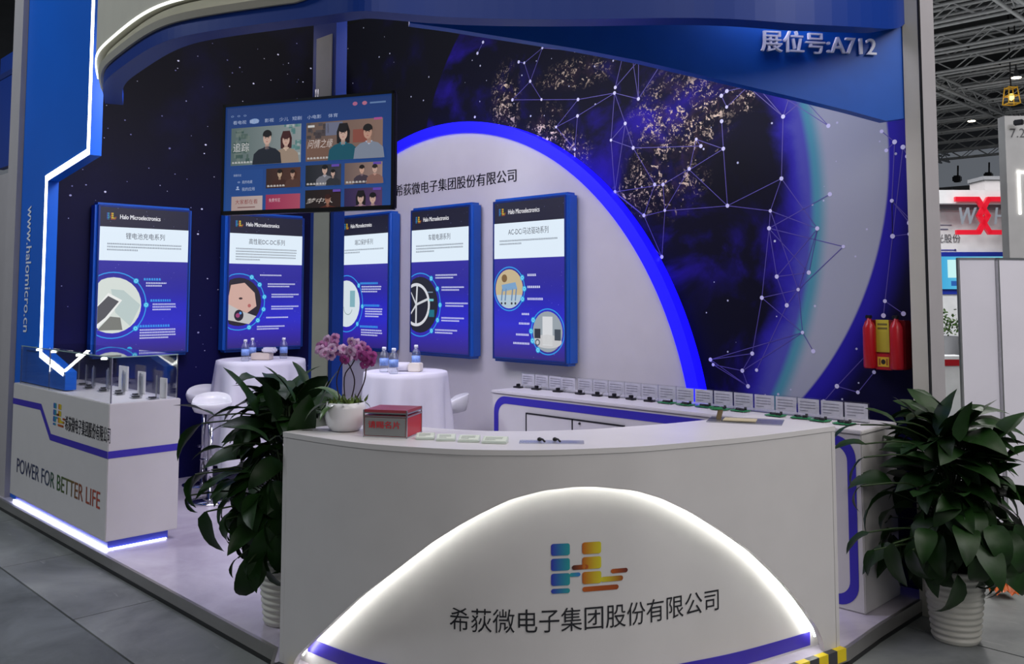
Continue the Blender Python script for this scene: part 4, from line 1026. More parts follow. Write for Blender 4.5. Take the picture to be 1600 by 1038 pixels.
MB().rbox((.002, .002, hb*.88), (Wb-.002, Db-.002, hb), .003, BM).build('lid', mat('clear_red_lid', (150, 60, 70), .35), cbx)
pr = Print(lambda u, v, w: BM @ Vector((u, -.001-w, v))); pr.text('请赐名片', Wb*.12, hb*.34, hb*.26, (196, 24, 40), w=Wb*.72, bold=.02); pr.build('lettering', M_print, cbx)

# four slanted info plates
tile = None
tp = [((652, 688), (675, 688)), ((684, 690), (708, 690)), ((718, 691.5), (745, 692)), ((755, 693.5), (788, 694.5))]
for i, (p, q) in enumerate(tp):
    a = hit(p[0]-3, p[1], 2, ct_); b = hit(q[0]+3, q[1], 2, ct_); d = (b-a); L = d.length; d.normalize(); e = Vector((-d.y, d.x, 0))
    labs = ['pale tilted info plate on the counter next to the red card box', 'pale tilted info plate, second from the red card box', 'pale tilted info plate, third from the red card box', 'pale tilted info plate farthest right, near the earphones']
    t = thing('info_plate', a, labs[i], 'plate', 'pale info plates on the reception counter')
    PM = Matrix.Translation(a) @ Matrix((( d.x, e.x, 0), (d.y, e.y, 0), (0, 0, 1))).to_4x4()
    MB().extr([PM @ Vector(v) for v in ((0, 0, .001), (0, .055, .001), (0, .055, .022), (0, 0, .008))], PM.to_3x3() @ Vector((L, 0, 0))).build('wedge', mat('pale_green_acrylic', (196, 206, 196), .3), t)
    pr = Print(lambda u, v, w, PM=PM: PM @ Vector((u, v, .0085+.014*v/.055+w))); pr.rect(.004, .004, L-.004, .051, (214, 222, 206)); pr.lines(.012, .036, L-.03, 3, .006, .011, (130, 140, 130), 2, .6); pr.build('print', M_print, t)
# clear board with two small dark earphone parts, clear tray at right
a = hit(818, 696, 2, ct_); b = hit(910, 689, 2, ct_)
mb = MB(); M1 = Matrix.Translation(hit(862, 692, 2, ct_)) @ Matrix.Rotation(PI/4-.05, 4, 'Z')
mb.rbox((-.13, -.035, .0005), (.13, .035, .005), .001, M1); tag(mb.build('acrylic_sheet', M_acryl), 'clear acrylic sheet on the counter under the dark earphones', 'sheet')
for i, (u, v) in enumerate(((843, 690), (867, 690))):
    p = hit(u, v, 2, ct_+.0055)
    t = thing('earphone', p, ('dark earphone on the clear sheet, the one nearer the info plates', 'dark earphone on the clear sheet, the one farther from the info plates')[i], 'earphone', 'earphones on the counter')
    M2 = Matrix.Translation(p) @ Matrix.Rotation(PI/4+.4*i, 4, 'Z')
    mb = MB(); mb.lathe([(.001, 0), (.008, .002), (.010, .008), (.008, .014), (.001, .017)], p, 14); mb.build('bud', M_black, t)
    mb = MB(); mb.tube([p+Vector((0, 0, .012)), p+cdir(.012, -.01, .010), p+cdir(.02, -.03, .004)], .004, 8); mb.build('stalk', M_black, t)
M3 = Matrix.Translation(hit(1165, 659, 2, ct_)) @ Matrix.Rotation(PI/4-.35, 4, 'Z')
mb = MB(); mb.rbox((-.17, -.09, .0005), (.17, .09, .006), .001, M3); tag(mb.build('acrylic_tray', M_acryl), 'clear acrylic tray lying on the right part of the counter', 'tray')
mb = MB(); mb.rbox((-.10, -.05, .0065), (.05, .04, .010), .001, M3); tag(mb.build('beige_card', mat('beige_card', (196, 184, 150), .6)), 'beige card lying on the clear tray', 'card')
ps = hit(1122, 657, 2, ct_)
st_ = thing('phone_stand', (ps.x, ps.y, ct_), 'small brown tilted stand on the counter before the circuit boards', 'stand')
SM = Matrix.Translation((ps.x, ps.y, ct_)) @ Matrix.Rotation(PI/4, 4, 'Z')
MB().rbox((-.02, -.012, 0), (.02, .012, .004), .001, SM).build('foot', M_acryl, st_)
MB().rbox((-.012, -.004, .004), (.012, .002, .055), .002, SM @ Matrix.Rotation(.25, 4, 'Y')).build('back', mat('brown_leather', (112, 94, 66), .5), st_)
MB().rbox((-.028, -.01, .05), (.022, .006, .062), .003, SM).build('head', M_pcb, st_)

# ================================================================== BAR TABLES, BOTTLES, TISSUES, STOOLS
def bar_table(c, r, label, side, cl):
    z = 1.10
    t = thing('bar_table', (c.x, c.y, .078), label, 'table')
    MB().lathe([(r-.01, z-.025-.078), (r-.01, z-.078)], (c.x, c.y, .078), 40).build('tabletop', M_white, t)
    mb = MB(); mb.tube([(c.x, c.y, .085), (c.x, c.y, z-.03)], .03, 12); mb.build('pedestal', M_chrome, t)
    mb = MB(); mb.lathe([(.2, 0), (.2, .012), (.05, .025)], (c.x, c.y, .079), 24); mb.build('foot', M_chrome, t)
    # cloth with folds
    mb = MB(); seg = 96; rings = []
    prof = [(0.001, z+.006), (r*.5, z+.006), (r*.96, z+.006), (r+.006, z+.001), (r+.012, z-.03), (r+.02, z-.15), (r+.035, z-.35), (r+.05, z-.6), (r+.06, z-.8)]
    rnd = random.Random(int(c.x*100)); ph = [rnd.uniform(0, 6.28) for _ in range(5)]
    vs = []
    for i, (q, zz_) in enumerate(prof):
        dpt = max(0, (z-.02-zz_))
        for k_ in range(seg):
            a = 2*PI*k_/seg; f = math.sin(7*a+ph[0])*.5+math.sin(11*a+ph[1]+dpt)*.35+math.sin(17*a+ph[2])*.2
            rr_ = q*(1+f*min(.16, dpt*.34)); vs.append(Vector((c.x+rr_*math.cos(a), c.y+rr_*math.sin(a), zz_-(.02*math.sin(3*a) if i == len(prof)-1 else 0))))
    fs = [(i*seg+k_, i*seg+(k_+1) % seg, (i+1)*seg+(k_+1) % seg, (i+1)*seg+k_) for i in range(len(prof)-1) for k_ in range(seg)]
    mb.add(vs, [tuple(reversed(f)) for f in fs], True)
    tag(mb.build('tablecloth', M_cloth), cl, 'tablecloth', 'white cloths on the bar tables')
    return z+.0075
c1 = at(408, 560, 7.5); c2 = at(634, 578, 6.35)
z1 = bar_table(c1, .35, 'round bar table under white cloth by the starry wall', 0, 'white cloth draped over the bar table by the starry wall')
z2 = bar_table(c2, .285, 'round bar table under white cloth before the arch board', 0, 'white cloth draped over the bar table before the arch board')
M_bot = glass_mat('clear_plastic', (.96, .98, 1), .16, .35); M_lab = mat('blue_label', (128, 160, 225), .4, vary=.2, scale=60); M_cap = mat('white_cap', (235, 238, 245), .4)
bot = thing('water_bottle', (0, 0, 0), '', 'bottle', 'small water bottles on the bar tables')
MB().lathe([(.028, 0), (.031, .01), (.029, .035), (.031, .06), (.031, .10), (.027, .125), (.014, .145), (.013, .155)], (0, 0, 0), 20).build('bottle_body', M_bot, bot)
MB().lathe([(.0318, .045), (.0318, .095)], (0, 0, 0), 20).build('blue_label', M_lab, bot)
MB().lathe([(.0145, .152), (.0145, .170), (.012, .172)], (0, 0, 0), 14).build('cap', M_cap, bot)
firstb = True
for (u, v, d, z, lab) in ((383, 560, 7.25, z1, 'water bottle on the far left table, leftmost and nearest'), (394, 556, 7.5, z1, 'water bottle on the table by the starry wall, close behind the leftmost'), (443, 557, 7.55, z1, 'water bottle right of the tissues on the table by the starry wall'),
                          (600, 573, 6.25, z2, 'water bottle on the table before the arch board, leftmost and behind'), (615, 580, 6.12, z2, 'water bottle on the table before the arch board, in front of the tissues'), (650, 572, 6.5, z2, 'water bottle standing behind the tissue box before the arch board')):
    p = at(u, v, d)
    if firstb: bot.location = (p.x, p.y, z); bot['label'] = lab; firstb = False
    else: dup(bot, (p.x, p.y, z), 0, lab)
for (u, d, z, lab, l2) in ((411, 7.4, z1, 'cream tissue box on the table by the starry wall', 'white napkin pack on the far left table'), (640, 6.3, z2, 'cream rounded tissue roll pack on the table before the arch board', '')):
    p = at(u, 560, d); M4 = Matrix.Translation((p.x, p.y, z)) @ Matrix.Rotation(PI/4-.15, 4, 'Z')
    if d > 7:
        t = thing('tissue_box', (p.x, p.y, z), lab, 'tissue box'); MB().rbox((-.085, -.05, 0), (.07, .05, .055), .006, M4).build('box', mat('cream_card', (214, 200, 186), .6), t)
        mb = MB(); mb.rbox((.0, -.04, .056), (.11, .04, .10), .012, M4); mb.build('tissue_pack', M_cloth, t)
    else:
        t = thing('tissue_pack', (p.x, p.y, z), lab, 'tissues'); MB().rbox((-.0, -.045, 0), (.085, .05, .058), .006, M4).build('box', mat('cream_box', (224, 216, 204), .6), t)
        mb = MB(); mb.lathe([(.01, -.09), (.028, -.088), (.031, -.08), (.031, -.003), (.012, -.002)], (0, 0, 0), 18, Matrix.Rotation(PI/2, 4, 'Y')); mb.v = [tuple(M4 @ Vector((a[0], a[1], a[2]+.032))) for a in mb.v]; mb.v = mb.v
        mb.build('roll', M_cloth, t)
# moulded white bar stools
stool = thing('bar_stool', (0, 0, 0), '', 'stool', 'white bar stools round the tables')
mb = MB(); seg = 28; vs = []; R0 = [(0.001, .665), (.08, .66), (.125, .675), (.14, .705), (.148, .735)]
for i, (r, z) in enumerate(R0):
    for k_ in range(seg):
        a = 2*PI*k_/seg; b = max(0, math.cos(a))**.6*max(0, i-2)*.03 if math.cos(a) > 0 else 0
        vs.append(Vector((r*math.cos(a), r*math.sin(a), z+b)))
inn = [v+Vector((-v.x*.06, -v.y*.06, .012)) for v in vs]
fs = [(i*seg+k_, i*seg+(k_+1) % seg, (i+1)*seg+(k_+1) % seg, (i+1)*seg+k_) for i in range(len(R0)-1) for k_ in range(seg)]
nn = len(vs); L_ = (len(R0)-1)*seg
mb.add(vs+inn, fs+[tuple(reversed([q+nn for q in f])) for f in fs]+[(L_+k_, L_+(k_+1) % seg, nn+L_+(k_+1) % seg, nn+L_+k_) for k_ in range(seg)], True)
mb.build('seat_shell', M_ceram, stool)
MB().tube([(0, 0, .02), (0, 0, .66)], .022, 12).build('pillar', M_chrome, stool)
MB().lathe([(.16, 0), (.16, .008), (.04, .02)], (0, 0, 0), 28).build('foot_plate', M_chrome, stool)
MB().tube([(.025, 0, .3), (.10, .08, .3), (.16, 0, .3), (.10, -.08, .3), (.025, 0, .3)], .008, 8).build('foot_rest', M_chrome, stool)
ss = [(at(331, 625, 6.90), 2.6, 'white moulded bar stool left of the potted plant, near the glass case'), (at(320, 600, 7.5), 2.6, 'white moulded bar stool tucked behind the left table'), (at(703, 628, 6.95), .8, 'white moulded bar stool right of the table before the arch board')]
for i, (p, a, lab) in enumerate(ss):
    if i == 0: stool.location = (p.x, p.y, .08); stool.rotation_euler.z = a; stool['label'] = lab
    else: dup(stool, (p.x, p.y, .08), a, lab)

# ================================================================== BIG POTTED PLANTS
LV = [leaf_mesh('leaf', .25, .066, b, .16, M_leaf, tw=i) for i, b in enumerate((.4, .8, 1.3, 1.8))] + [leaf_mesh('leaf', .20, .056, 1.1, .22, M_leaf, tw=5)]
def big_plant(base, r0, r1, hp, spread, topz, label, seed, n_, left_bias=0, hang=0.5, extra=(), depth=4.15):
    rd = random.Random(seed); t = thing('potted_plant', base, label, 'potted plant', None)
    prof = [(r0*.96, 0), (r0, .01)]
    nr = 11
    for i in range(nr*6+1):
        f = i/(nr*6); prof.append((r0+(r1-r0)*f+.0045*math.sin(f*nr*2*PI), .012+f*(hp-.03)))
    prof += [(r1+.008, hp-.012), (r1+.009, hp), (r1-.004, hp), (r1-.01, hp-.04), (.01, hp-.04)]
    MB().lathe(prof, base, 40).build('pot', M_pot, t)
    MB().lathe([(r1-.011, hp-.035), (.06, hp-.018), (.001, hp-.015)], base, 24).build('soil', M_soil, t)
    C = Vector(base)+Vector((0, 0, hp-.03)); sm = MB()
    for k_ in range(n_):
        a = rd.uniform(0, 2*PI); f = (k_+.5)/n_           # f=0 low outer, f=1 upper centre
        az = Vector((math.cos(a), math.sin(a), 0))
        if left_bias and az.dot(_R) > .2 and rd.random() < left_bias: az = az-_R*az.dot(_R)*1.6; az.normalize()
        h = (topz-base[2]-hp)*(f**.9)*.86+rd.uniform(-.03, .05)
        rad = spread*(.45+.55*rd.random())*(1-.55*max(0, f-.35)/.65)*(0.75+.25*math.sin(PI*min(1, f*1.6)))
        if k_ % 3 == 0: rad *= .45
        st0 = C+Vector((rd.uniform(-.05, .05), rd.uniform(-.05, .05), 0))
        if h < .10: end = C+az*max(rad*.75, r1*1.05)+Vector((0, 0, max(h, -.02)+.04))
        else: end = C+az*rad*.62+Vector((0, 0, h))
        mid = (st0+end)/2+Vector((0, 0, .10*(1-f)+.03)) - az*rad*.12
        pts = smooth([st0, mid, end], 3); sm.tube(pts, [.005-.003*i/(len(pts)-1) for i in range(len(pts))], 5, False)
        el = 1.35*f-.4+rd.uniform(-.45, .45)-(hang if f < .3 and rd.random() < .6 else 0)
        d = az*math.cos(el)+Vector((0, 0, math.sin(el)))+Vector((rd.uniform(-.3, .3), rd.uniform(-.3, .3), 0))
        me = LV[rd.choice((0, 1, 1, 2, 4)) if f > .4 else rd.choice((1, 2, 3, 4, 3))]
        s_ = rd.uniform(.75, 1.15)*(1 if f < .75 else 1.05)
        place_leaf(me, end-d.normalized()*.01, d, t, roll=rd.uniform(-.7, .7), sc=s_)
    for (u0, v0, u1, v1, dd, k_) in extra:
        a = at(u0, v0, depth+dd); b = at(u1, v1, depth+dd*1.3); L = (b-a).length
        c0 = Vector((base[0], base[1], max(base[2]+hp, min(a.z-.12, topz-.3)))); pts = smooth([c0, (c0+a)/2+Vector((0, 0, .05)), a], 3); sm.tube(pts, .004, 5, False)
        place_leaf(LV[k_], a, b-a, t, roll=rd.uniform(-.4, .4)+.0, sc=max(.5, L/.235))
    tag(sm.build('leaf_stalks', M_stem, t), kind='stuff')
    return t
pl_ = hit(436, 985, 2, .08); 
plant1 = big_plant((pl_.x-.09, pl_.y+.085, .08), .10, .138, .36, .52, 1.30, 'tall leafy plant in ribbed white pot on the stage left of the counter', 3, 175, .55, .8,
    [(335,650,283,617,.05,0),(315,662,256,692,-.02,1),(305,742,264,778,.0,2),(292,775,284,806,.0,4),(322,800,313,882,-.05,1),(352,812,346,846,.0,4),(372,872,352,884,.0,4),(388,880,368,912,-.05,4),(330,735,283,745,.1,1),
     (402,650,375,566,-.05,0),(432,655,424,588,-.1,0),(462,630,434,563,-.05,0),(478,600,466,560,.1,0),(500,640,512,572,.05,0),(420,690,385,640,-.15,1),(395,640,325,618,-.05,1),(445,690,500,640,-.1,1),(470,700,474,610,-.12,0),(350,700,300,690,-.1,1)], 4.15)
pr_ = hit(1488, 1003, 2, 0)
plant2 = big_plant((pr_.x, pr_.y+.05, 0), .105, .140, .345, .56, 1.18, 'tall leafy plant in ribbed white pot on the hall floor right of the counter', 8, 200, 0, .6,
    [(1345,664,1296,657,-.02,1),(1352,694,1306,676,.0,1),(1350,715,1307,738,.0,1),(1345,760,1308,778,.0,2),(1358,832,1310,840,.0,1),(1365,860,1342,888,-.05,1),(1395,850,1388,925,-.1,1),(1425,860,1418,930,-.1,2),(1465,680,1474,604,.05,0),(1505,680,1536,614,.0,0),(1500,690,1502,624,-.05,0),(1552,690,1594,630,.0,0),(1400,660,1362,628,.0,0),(1430,650,1406,614,.05,0),(1570,720,1612,668,-.05,1),(1570,850,1600,845,0,1),(1530,870,1533,940,-.15,2),(1580,760,1612,770,0,1)], 4.2)

# ================================================================== RED EXTINGUISHER RACK
yy = 4.86
g0 = hit(1352, 575, 1, yy); g1 = hit(1420, 578, 1, yy); g2 = hit(1352, 497, 1, yy)
ex = thing('extinguisher_rack', ((g0.x+g1.x)/2, yy, g0.z), 'red rack with two fire extinguishers and yellow notice, on the wall', 'extinguisher rack')
hw = (g1.x-g0.x); he = g2.z-g0.z
xr = g1.x-.015; hw = xr-g0.x
MB().rbox((g0.x, yy+.0, g0.z), (xr, 4.948, g0.z+he*.96), .006).build('back_box', mat('dark_red_paint', (130, 12, 22), .4), ex)
for i, xc in enumerate((g0.x+hw*.17, g0.x+hw*.83)):
    r = hw*.155
    b = MB().lathe([(r*.9, 0), (r, .008), (r, he*.80), (r*.7, he*.90), (r*.35, he*.95), (r*.35, he*1.02), (.004, he*1.03)], (xc, yy-r*.6, g0.z+.002), 20).build('extinguisher', M_red, ex)
    MB().rbox((xc-r*.5, yy-r*.6-.012, g0.z+he*.99), (xc+r*.4, yy-r*.6+.012, g0.z+he*1.06), .003).build('valve', M_dark, b)
MB().rbox((g0.x+hw*.3, yy-.02, g0.z-.004), (g0.x+hw*.7, yy-.0005, g0.z+he*.30), .003).build('front_plate', M_red, ex)
pr = Print(lambda u, v, w: Vector((g0.x+u*hw, yy-.001-w, g0.z+v*he)))
pr.rect(.30, .33, .62, .97, (206, 192, 60), 1); pr.rect(.34, .86, .58, .90, (120, 110, 50), 2); pr.rect(.34, .78, .58, .82, (120, 110, 50), 2)
pr.build('yellow_notice', M_print, ex)
pr = Print(lambda u, v, w: Vector((g0.x+u*hw, yy-.0215-w, g0.z+v*he)))
pr.rect(.36, .05, .64, .24, (214, 170, 40), 1); pr.disc(.50, .145, .055, (40, 30, 20), 2, ry=.05); pr.rect(.39, .08, .43, .21, (150, 90, 30), 2); pr.rect(.57, .08, .61, .21, (150, 90, 30), 2)
pr.build('warning_label', M_print, ex)

# ================================================================== NEIGHBOUR AT THE FAR LEFT
nb = MB().box((-8.02, 2.16, 0), (-7.785, 2.40, H)).build('trim_2', M_grey); tag(nb, kind='structure')
nsg = thing('neighbour_sign', (-8.35, 2.3, 2.8), 'blue neighbour booth sign cut by the upper left picture corner', 'sign')
MB().box((-8.9, 2.30, 2.75), (-8.022, 2.36, 3.75)).build('sign_board', M_blue, nsg)
MB().box((-8.9, 2.33, 0), (-8.022, 2.38, 2.70)).build('lower_board', M_grey, nsg)
MB().box((-8.9, 2.325, 3.55), (-8.022, 2.295, 3.60)).build('dark_band', M_navy, nsg)

# ================================================================== RIGHT BACKGROUND
# white partition screens
for i, (ua, ub) in enumerate(((1497, 1556), (1559, 1640))):
    a = at(ua, 405, 6.1-.02*i); b = at(ub, 405, 6.1+.12*i)
    d = b-a; d.z = 0; L = d.length; d.normalize(); zt_ = a.z
    t = thing('partition_panel', ((a.x+b.x)/2, (a.y+b.y)/2, 0), ('white partition panel behind the right plant, the left one', 'white partition panel behind the right plant, cut by the right picture edge')[i], 'partition', 'white partition panels')
    PM = Matrix.Translation((a.x, a.y, 0)) @ Matrix((( d.x, -d.y, 0), (d.y, d.x, 0), (0, 0, 1))).to_4x4()
    MB().rbox((.004, .0, .06), (L-.004, .02, zt_), .003, PM).build('board', mat('white_partition', (228, 225, 236), .35, vary=.04, scale=2), t)
    mb = MB(); mb.box((-.004, -.004, 0), (.008, .024, zt_+.008), PM); mb.box((L-.008, -.004, 0), (L+.004, .024, zt_+.008), PM); mb.box((0, -.004, zt_-.004), (L, .024, zt_+.01), PM); mb.build('aluminium_frame', M_steel, t)
# neighbouring booth wall with hall number
a = at(1574, 300, 8.2); b = at(1700, 300, 8.2); d = (b-a).normalized(); L = 1.5
PM = Matrix.Translation((a.x, a.y, 0)) @ Matrix((( d.x, -d.y, 0), (d.y, d.x, 0), (0, 0, 1))).to_4x4()
zz1 = at(1574, 181, 8.2).z
rb = thing('neighbour_wall', (a.x, a.y, 0), 'tall pale neighbour booth wall with hall number, at the right picture edge', 'booth wall')
MB().box((0, 0, 0), (L, .12, zz1), PM).build('wall_board', mat('pale_booth_wall', (190, 190, 192), .5), rb)
pr = Print(lambda u, v, w: PM @ Vector((u, -.002-w, v)))
pz = at(1580, 215, 8.2); pr.text('7.2', .045, pz.z, .085, (96, 96, 100)); pr.build('hall_number', M_print, rb)
pz0 = at(1592, 335, 8.2).z; pz1 = at(1592, 268, 8.2).z; ox = .10
mb = MB(); mb.box((ox, -.01, pz0), (ox+.016, 0, pz1), PM); mb.box((ox, -.01, pz1-.016), (L, 0, pz1), PM); mb.build('light_strip', M_led, rb)
mb = MB(); q = at(1590, 191, 8.1); mb.rbox((q.x-.03, q.y-.03, q.z-.03), (q.x+.05, q.y+.02, q.z+.02), .008); mb.build('spot_or_fill_lamp', M_dark, rb)
# distant booth with red letter sign
def face_at(depth, u0, v0):
    p = at(u0, v0, depth); dR = Vector((.96, .28, 0)); dR = _R.copy(); return p, dR
DP = 14.0
M_wb = mat('white_booth', (236, 238, 242), .5, emit=(235, 240, 250), es=.0); M_redl = mat('red_sign', (214, 20, 44), .4, emit=(220, 20, 50), es=.3)
def bbx(u0, v0, u1, v1, dep, thick=.3):
    p = at(u0, v1, dep); q = at(u1, v0, dep); L = (q-p).dot(_R); M5 = Matrix.Translation(p) @ Matrix(((_R.x, _FW.x, 0), (_R.y, _FW.y, 0), (0, 0, 1))).to_4x4()
    return M5, L, q.z-p.z, thick
fbt = thing('distant_booth', at(1520, 500, DP), 'distant white and blue booth with red hexagon letter sign and cyan screen', 'booth')
fbt.location.z = 0
def bpart(name, u0, v0, u1, v1, dep, thick, m, r=None):
    M5, L, hh_, tk = bbx(u0, v0, u1, v1, dep, thick); return MB().box((0, 0, 0), (L, tk, hh_), M5).build(name, m, fbt)
bpart('upper_wall', 1440, 325, 1578, 394, DP, .3, M_wb); bpart('canopy', 1430, 297, 1585, 318, DP-.4, 1.2, M_wb); bpart('soffit', 1430, 318, 1582, 326, DP-.2, .8, M_greyd)
bpart('blue_surround', 1440, 394, 1579, 460, DP-.02, .2, mat('deep_blue_surround', (28, 52, 168), .4)); bpart('lower_wall', 1440, 460, 1579, 630, DP+.0, .2, M_wb)
p_ = at(1475, 451, DP-.05); 
for nm, u0, v0, u1, v1, c in (('screen', 1472, 401, 1567, 452, None),):
    M5, L, hh_, tk = bbx(u0, v0, u1, v1, DP-.05, .02)
    pr = Print(lambda u, v, w: M5 @ Vector((u*L, -.001-w, v*hh_)))
    pr.rect(0, 0, 1, 1, (60, 170, 220), 0, (130, 220, 235)); pr.rect(.1, .35, .5, .9, (200, 245, 245), 1); pr.rect(.15, .1, .45, .25, (30, 90, 170), 1); pr.rect(.55, .5, .95, .95, (110, 205, 240), 1)
    MB().box((0, 0, 0), (L, .02, hh_), M5).build('screen_housing', M_black, fbt); pr.build('screen', M_screen, fbt)
# red hexagons and letters
M5, L, hh_, tk = bbx(1497, 311, 1579, 363, DP-.5, .1)
mb = MB()
def bar(p, q, w_=.035):
    p = Vector((p[0]*L, p[1]*hh_)); q = Vector((q[0]*L, q[1]*hh_)); d = (q-p).normalized(); n_ = Vector((-d.y, d.x))*w_; p -= d*w_*.5; q += d*w_*.5
    mb.extr([M5 @ Vector((c.x, 0, c.y)) for c in (p-n_, q-n_, q+n_, p+n_)], M5.to_3x3() @ Vector((0, .06, 0)))
for p, q in (((0, 1), (.40, 1)), ((.40, 1), (.58, .5)), ((.40, 0), (.58, .5)), ((0, 0), (.40, 0)), ((.42, .5), (.60, 1)), ((.60, 1), (1, 1)), ((.42, .5), (.60, 0)), ((.60, 0), (1, 0)), ((.95, 1), (1.06, .5)), ((1.06, .5), (.96, 0))): bar(p, q)
mb.build('red_hexagons', M_redl, fbt, fix=True)
pr = Print(lambda u, v, w: M5 @ Vector((u*L, -.01-w, v*hh_)))
pr.text('W', .03, .24, .5, (150, 156, 168), w=.32, bold=.05, shear=.2); pr.build('letter', M_print, fbt)
pr = Print(lambda u, v, w: M5 @ Vector((u*L, -.01-w, v*hh_)))
pr.text('H', .68, .24, .5, (150, 156, 168), w=.2, bold=.05, shear=.2); pr.build('letter', M_print, fbt)
M6, L6, h6, _ = bbx(1440, 338, 1580, 394, DP-.01, .1)
pr = Print(lambda u, v, w: M6 @ Vector((u*L6, -.002-w, v*h6)))
pr.text('光股份', .16, .26, .24, (70, 72, 80), w=.27); pr.rect(0, .04, .36, .07, (60, 60, 150)); pr.disc(.37, .055, .012, (40, 40, 110), 2, ry=.03); pr.rect(0, .62, .3, .65, (90, 96, 130)); pr.rect(0, .74, .34, .76, (90, 96, 130)); pr.build('wall_print', M_print, fbt)
# foliage and red stripe below it
for i, (u, v) in enumerate(((1478, 505), (1484, 512), (1474, 516))):
    pass
bush = thing('distant_shrub', at(1480, 540, 12.5), 'pale green shrub in the gap beside the post, far behind', 'plant'); mb = MB(); rd = random.Random(4); cb_ = at(1480, 512, 12.5)
for _ in range(160):
    c = cb_+Vector((rd.gauss(0, .09), rd.gauss(0, .09), rd.gauss(0, .10))); d = Vector((rd.uniform(-1, 1), rd.uniform(-1, 1), rd.uniform(-.3, 1))).normalized()*.06; s_ = d.orthogonal().normalized()*.016
    mb.add([c, c+d*.5+s_, c+d, c+d*.5-s_], [(0, 1, 2, 3)])
mb.build('foliage', M_leafl, bush)
MB().lathe([(.10, 0), (.14, .02), (.16, max(.3, cb_.z-.12)), (.14, max(.3, cb_.z-.12))], (cb_.x, cb_.y, 0), 20).build('planter', M_greyd, bush)
rs_ = thing('distant_bench', at(1485, 590, 11), 'red and white low counter far behind, in the gap beside the post', 'counter'); rs_.location.z = 0
M7, L7, h7, _ = bbx(1470, 562, 1510, 572, 11, .3)
MB().box((0, 0, 0), (L7, .3, h7), M7).build('red_band', M_red, rs_); zb_ = (M7 @ Vector((0, 0, 0))).z
mb = MB(); mb.box((0, .01, -zb_), (L7, .3, -.001), M7); mb.build('base', M_wb, rs_)
zt7 = M7 @ Vector((0, 0, h7)); mb = MB(); mb.box((0, 0, h7+.001), (L7, .3, h7+.04), M7); mb.build('top', M_wb, rs_)
# rolled plastic, timber and orange wrapper behind the plant
tb_ = thing('timber_pile', at(1580, 880, 5.2), 'stacked dark and pale timber offcuts on the floor behind the right plant', 'timber'); g = tb_.location; tb_.location.z = 0
for i, (du, z0_, c) in enumerate(((0, .0, (58, 50, 44)), (.02, .045, (150, 134, 104)), (-.01, .075, (62, 54, 48)))):
    M8 = Matrix.Translation((g.x, g.y, z0_)) @ Matrix.Rotation(PI/4+.1*i, 4, 'Z')
    MB().rbox((-.12+du, -.05, .001), (.4+du, .05, .029 if i else .044), .003, M8).build('board', mat('timber', c, .8, vary=.25, scale=20), tb_)
p = at(1566, 905, 5.0); mb = MB(); rd = random.Random(6); vs = []
for i in range(7):
    for j in range(7): vs.append(Vector((p.x, p.y, 0))+_R*((i-3)*.02)+_FW*((j-3)*.018)+Vector((0, 0, .02+rd.uniform(0, .09)*(1-((i-3)**2+(j-3)**2)/20))))
mb.add(vs, [(i*7+j, i*7+j+1, i*7+j+8, i*7+j+7) for i in range(6) for j in range(6)])
tag(mb.build('crumpled_wrapper', mat('orange_plastic', (196, 96, 40), .35, vary=.3, scale=30)), 'crumpled orange wrapper on the floor behind the right pot', 'wrapper')
mb = MB(); q = at(1588, 868, 5.4)
pts = [Vector((q.x, q.y, .16))+_R*(.05*i)+Vector((0, 0, .01*math.sin(i)-.012*i)) for i in range(-1, 9)]
mb.tube(pts, .05, 12); tag(mb.build('film_roll', mat('grey_film', (150, 150, 156), .25, vary=.2, scale=20)), 'grey roll of plastic film lying on the timber behind the right plant', 'roll')

# hall shell: far wall, roof, trusses, lamps
hw_ = MB().box((-60, 68, 0), (30, 68.3, 9.4)).build('wall_far', mat('grey_hall_wall', (92, 94, 97), .8, vary=.08, scale=.4)); tag(hw_, kind='structure')
mb = MB()
for i in range(28): mb.box((-50+i*2.4, 67.95, 0), (-49.95+i*2.4, 68, 9.4))
for z in (5.2, 6.6, 8.0): mb.box((-50, 67.95, z), (10, 68, z+.05))
mb.build('wall_joints', M_greyd, hw_)
rf = MB().box((-70, -25, 15.2), (40, 90, 15.4)).build('ceiling', mat('dark_roof_deck', (64, 65, 68), .9, vary=.2, scale=.3)); tag(rf, kind='structure')
M_truss = mat('grey_truss_steel', (205, 205, 208), .6, 0, vary=.1)
def truss(p, q, z, dep, name, bay=.9, ww=.075):
    mb = MB(); p = Vector((*p, z)); q = Vector((*q, z)); L = (q-p).length; n_ = int(L/bay); d = (q-p)/n_
    side = Vector((-(q-p).y, (q-p).x, 0)).normalized()*.28
    for s_ in (-1, 1):
        for zz_ in (0, dep):
            mb.tube([p+side*s_+Vector((0, 0, zz_)), q+side*s_+Vector((0, 0, zz_))], ww, 4)
        for i in range(n_):
            a = p+d*i+side*s_; b = p+d*(i+1)+side*s_
            if i % 2: a.z += dep
            else: b.z += dep
            mb.tube([a, b], ww*.45, 4, False)
            if i % 3 == 0: mb.tube([p+d*i-side, p+d*i+side], ww*.4, 4, False)
    o = mb.build(name, M_truss); tag(o, kind='structure'); return o
for i in range(10):
    yv = 34+i*3.9; truss((-34, yv), (2, yv), 11.6, .62, 'ceiling_truss')
for xv in (-24, -15.5, -9): truss((xv, 30), (xv, 68), 11.2, .5, 'ceiling_truss')
for i in range(5): truss((-36, 40+i*7), (4, 40+i*7), 13.6, .9, 'ceiling_truss', 1.4)
M_lampe = mat('hall_lamp_glow', (255, 255, 255), .5, emit=(255, 240, 215), es=14)
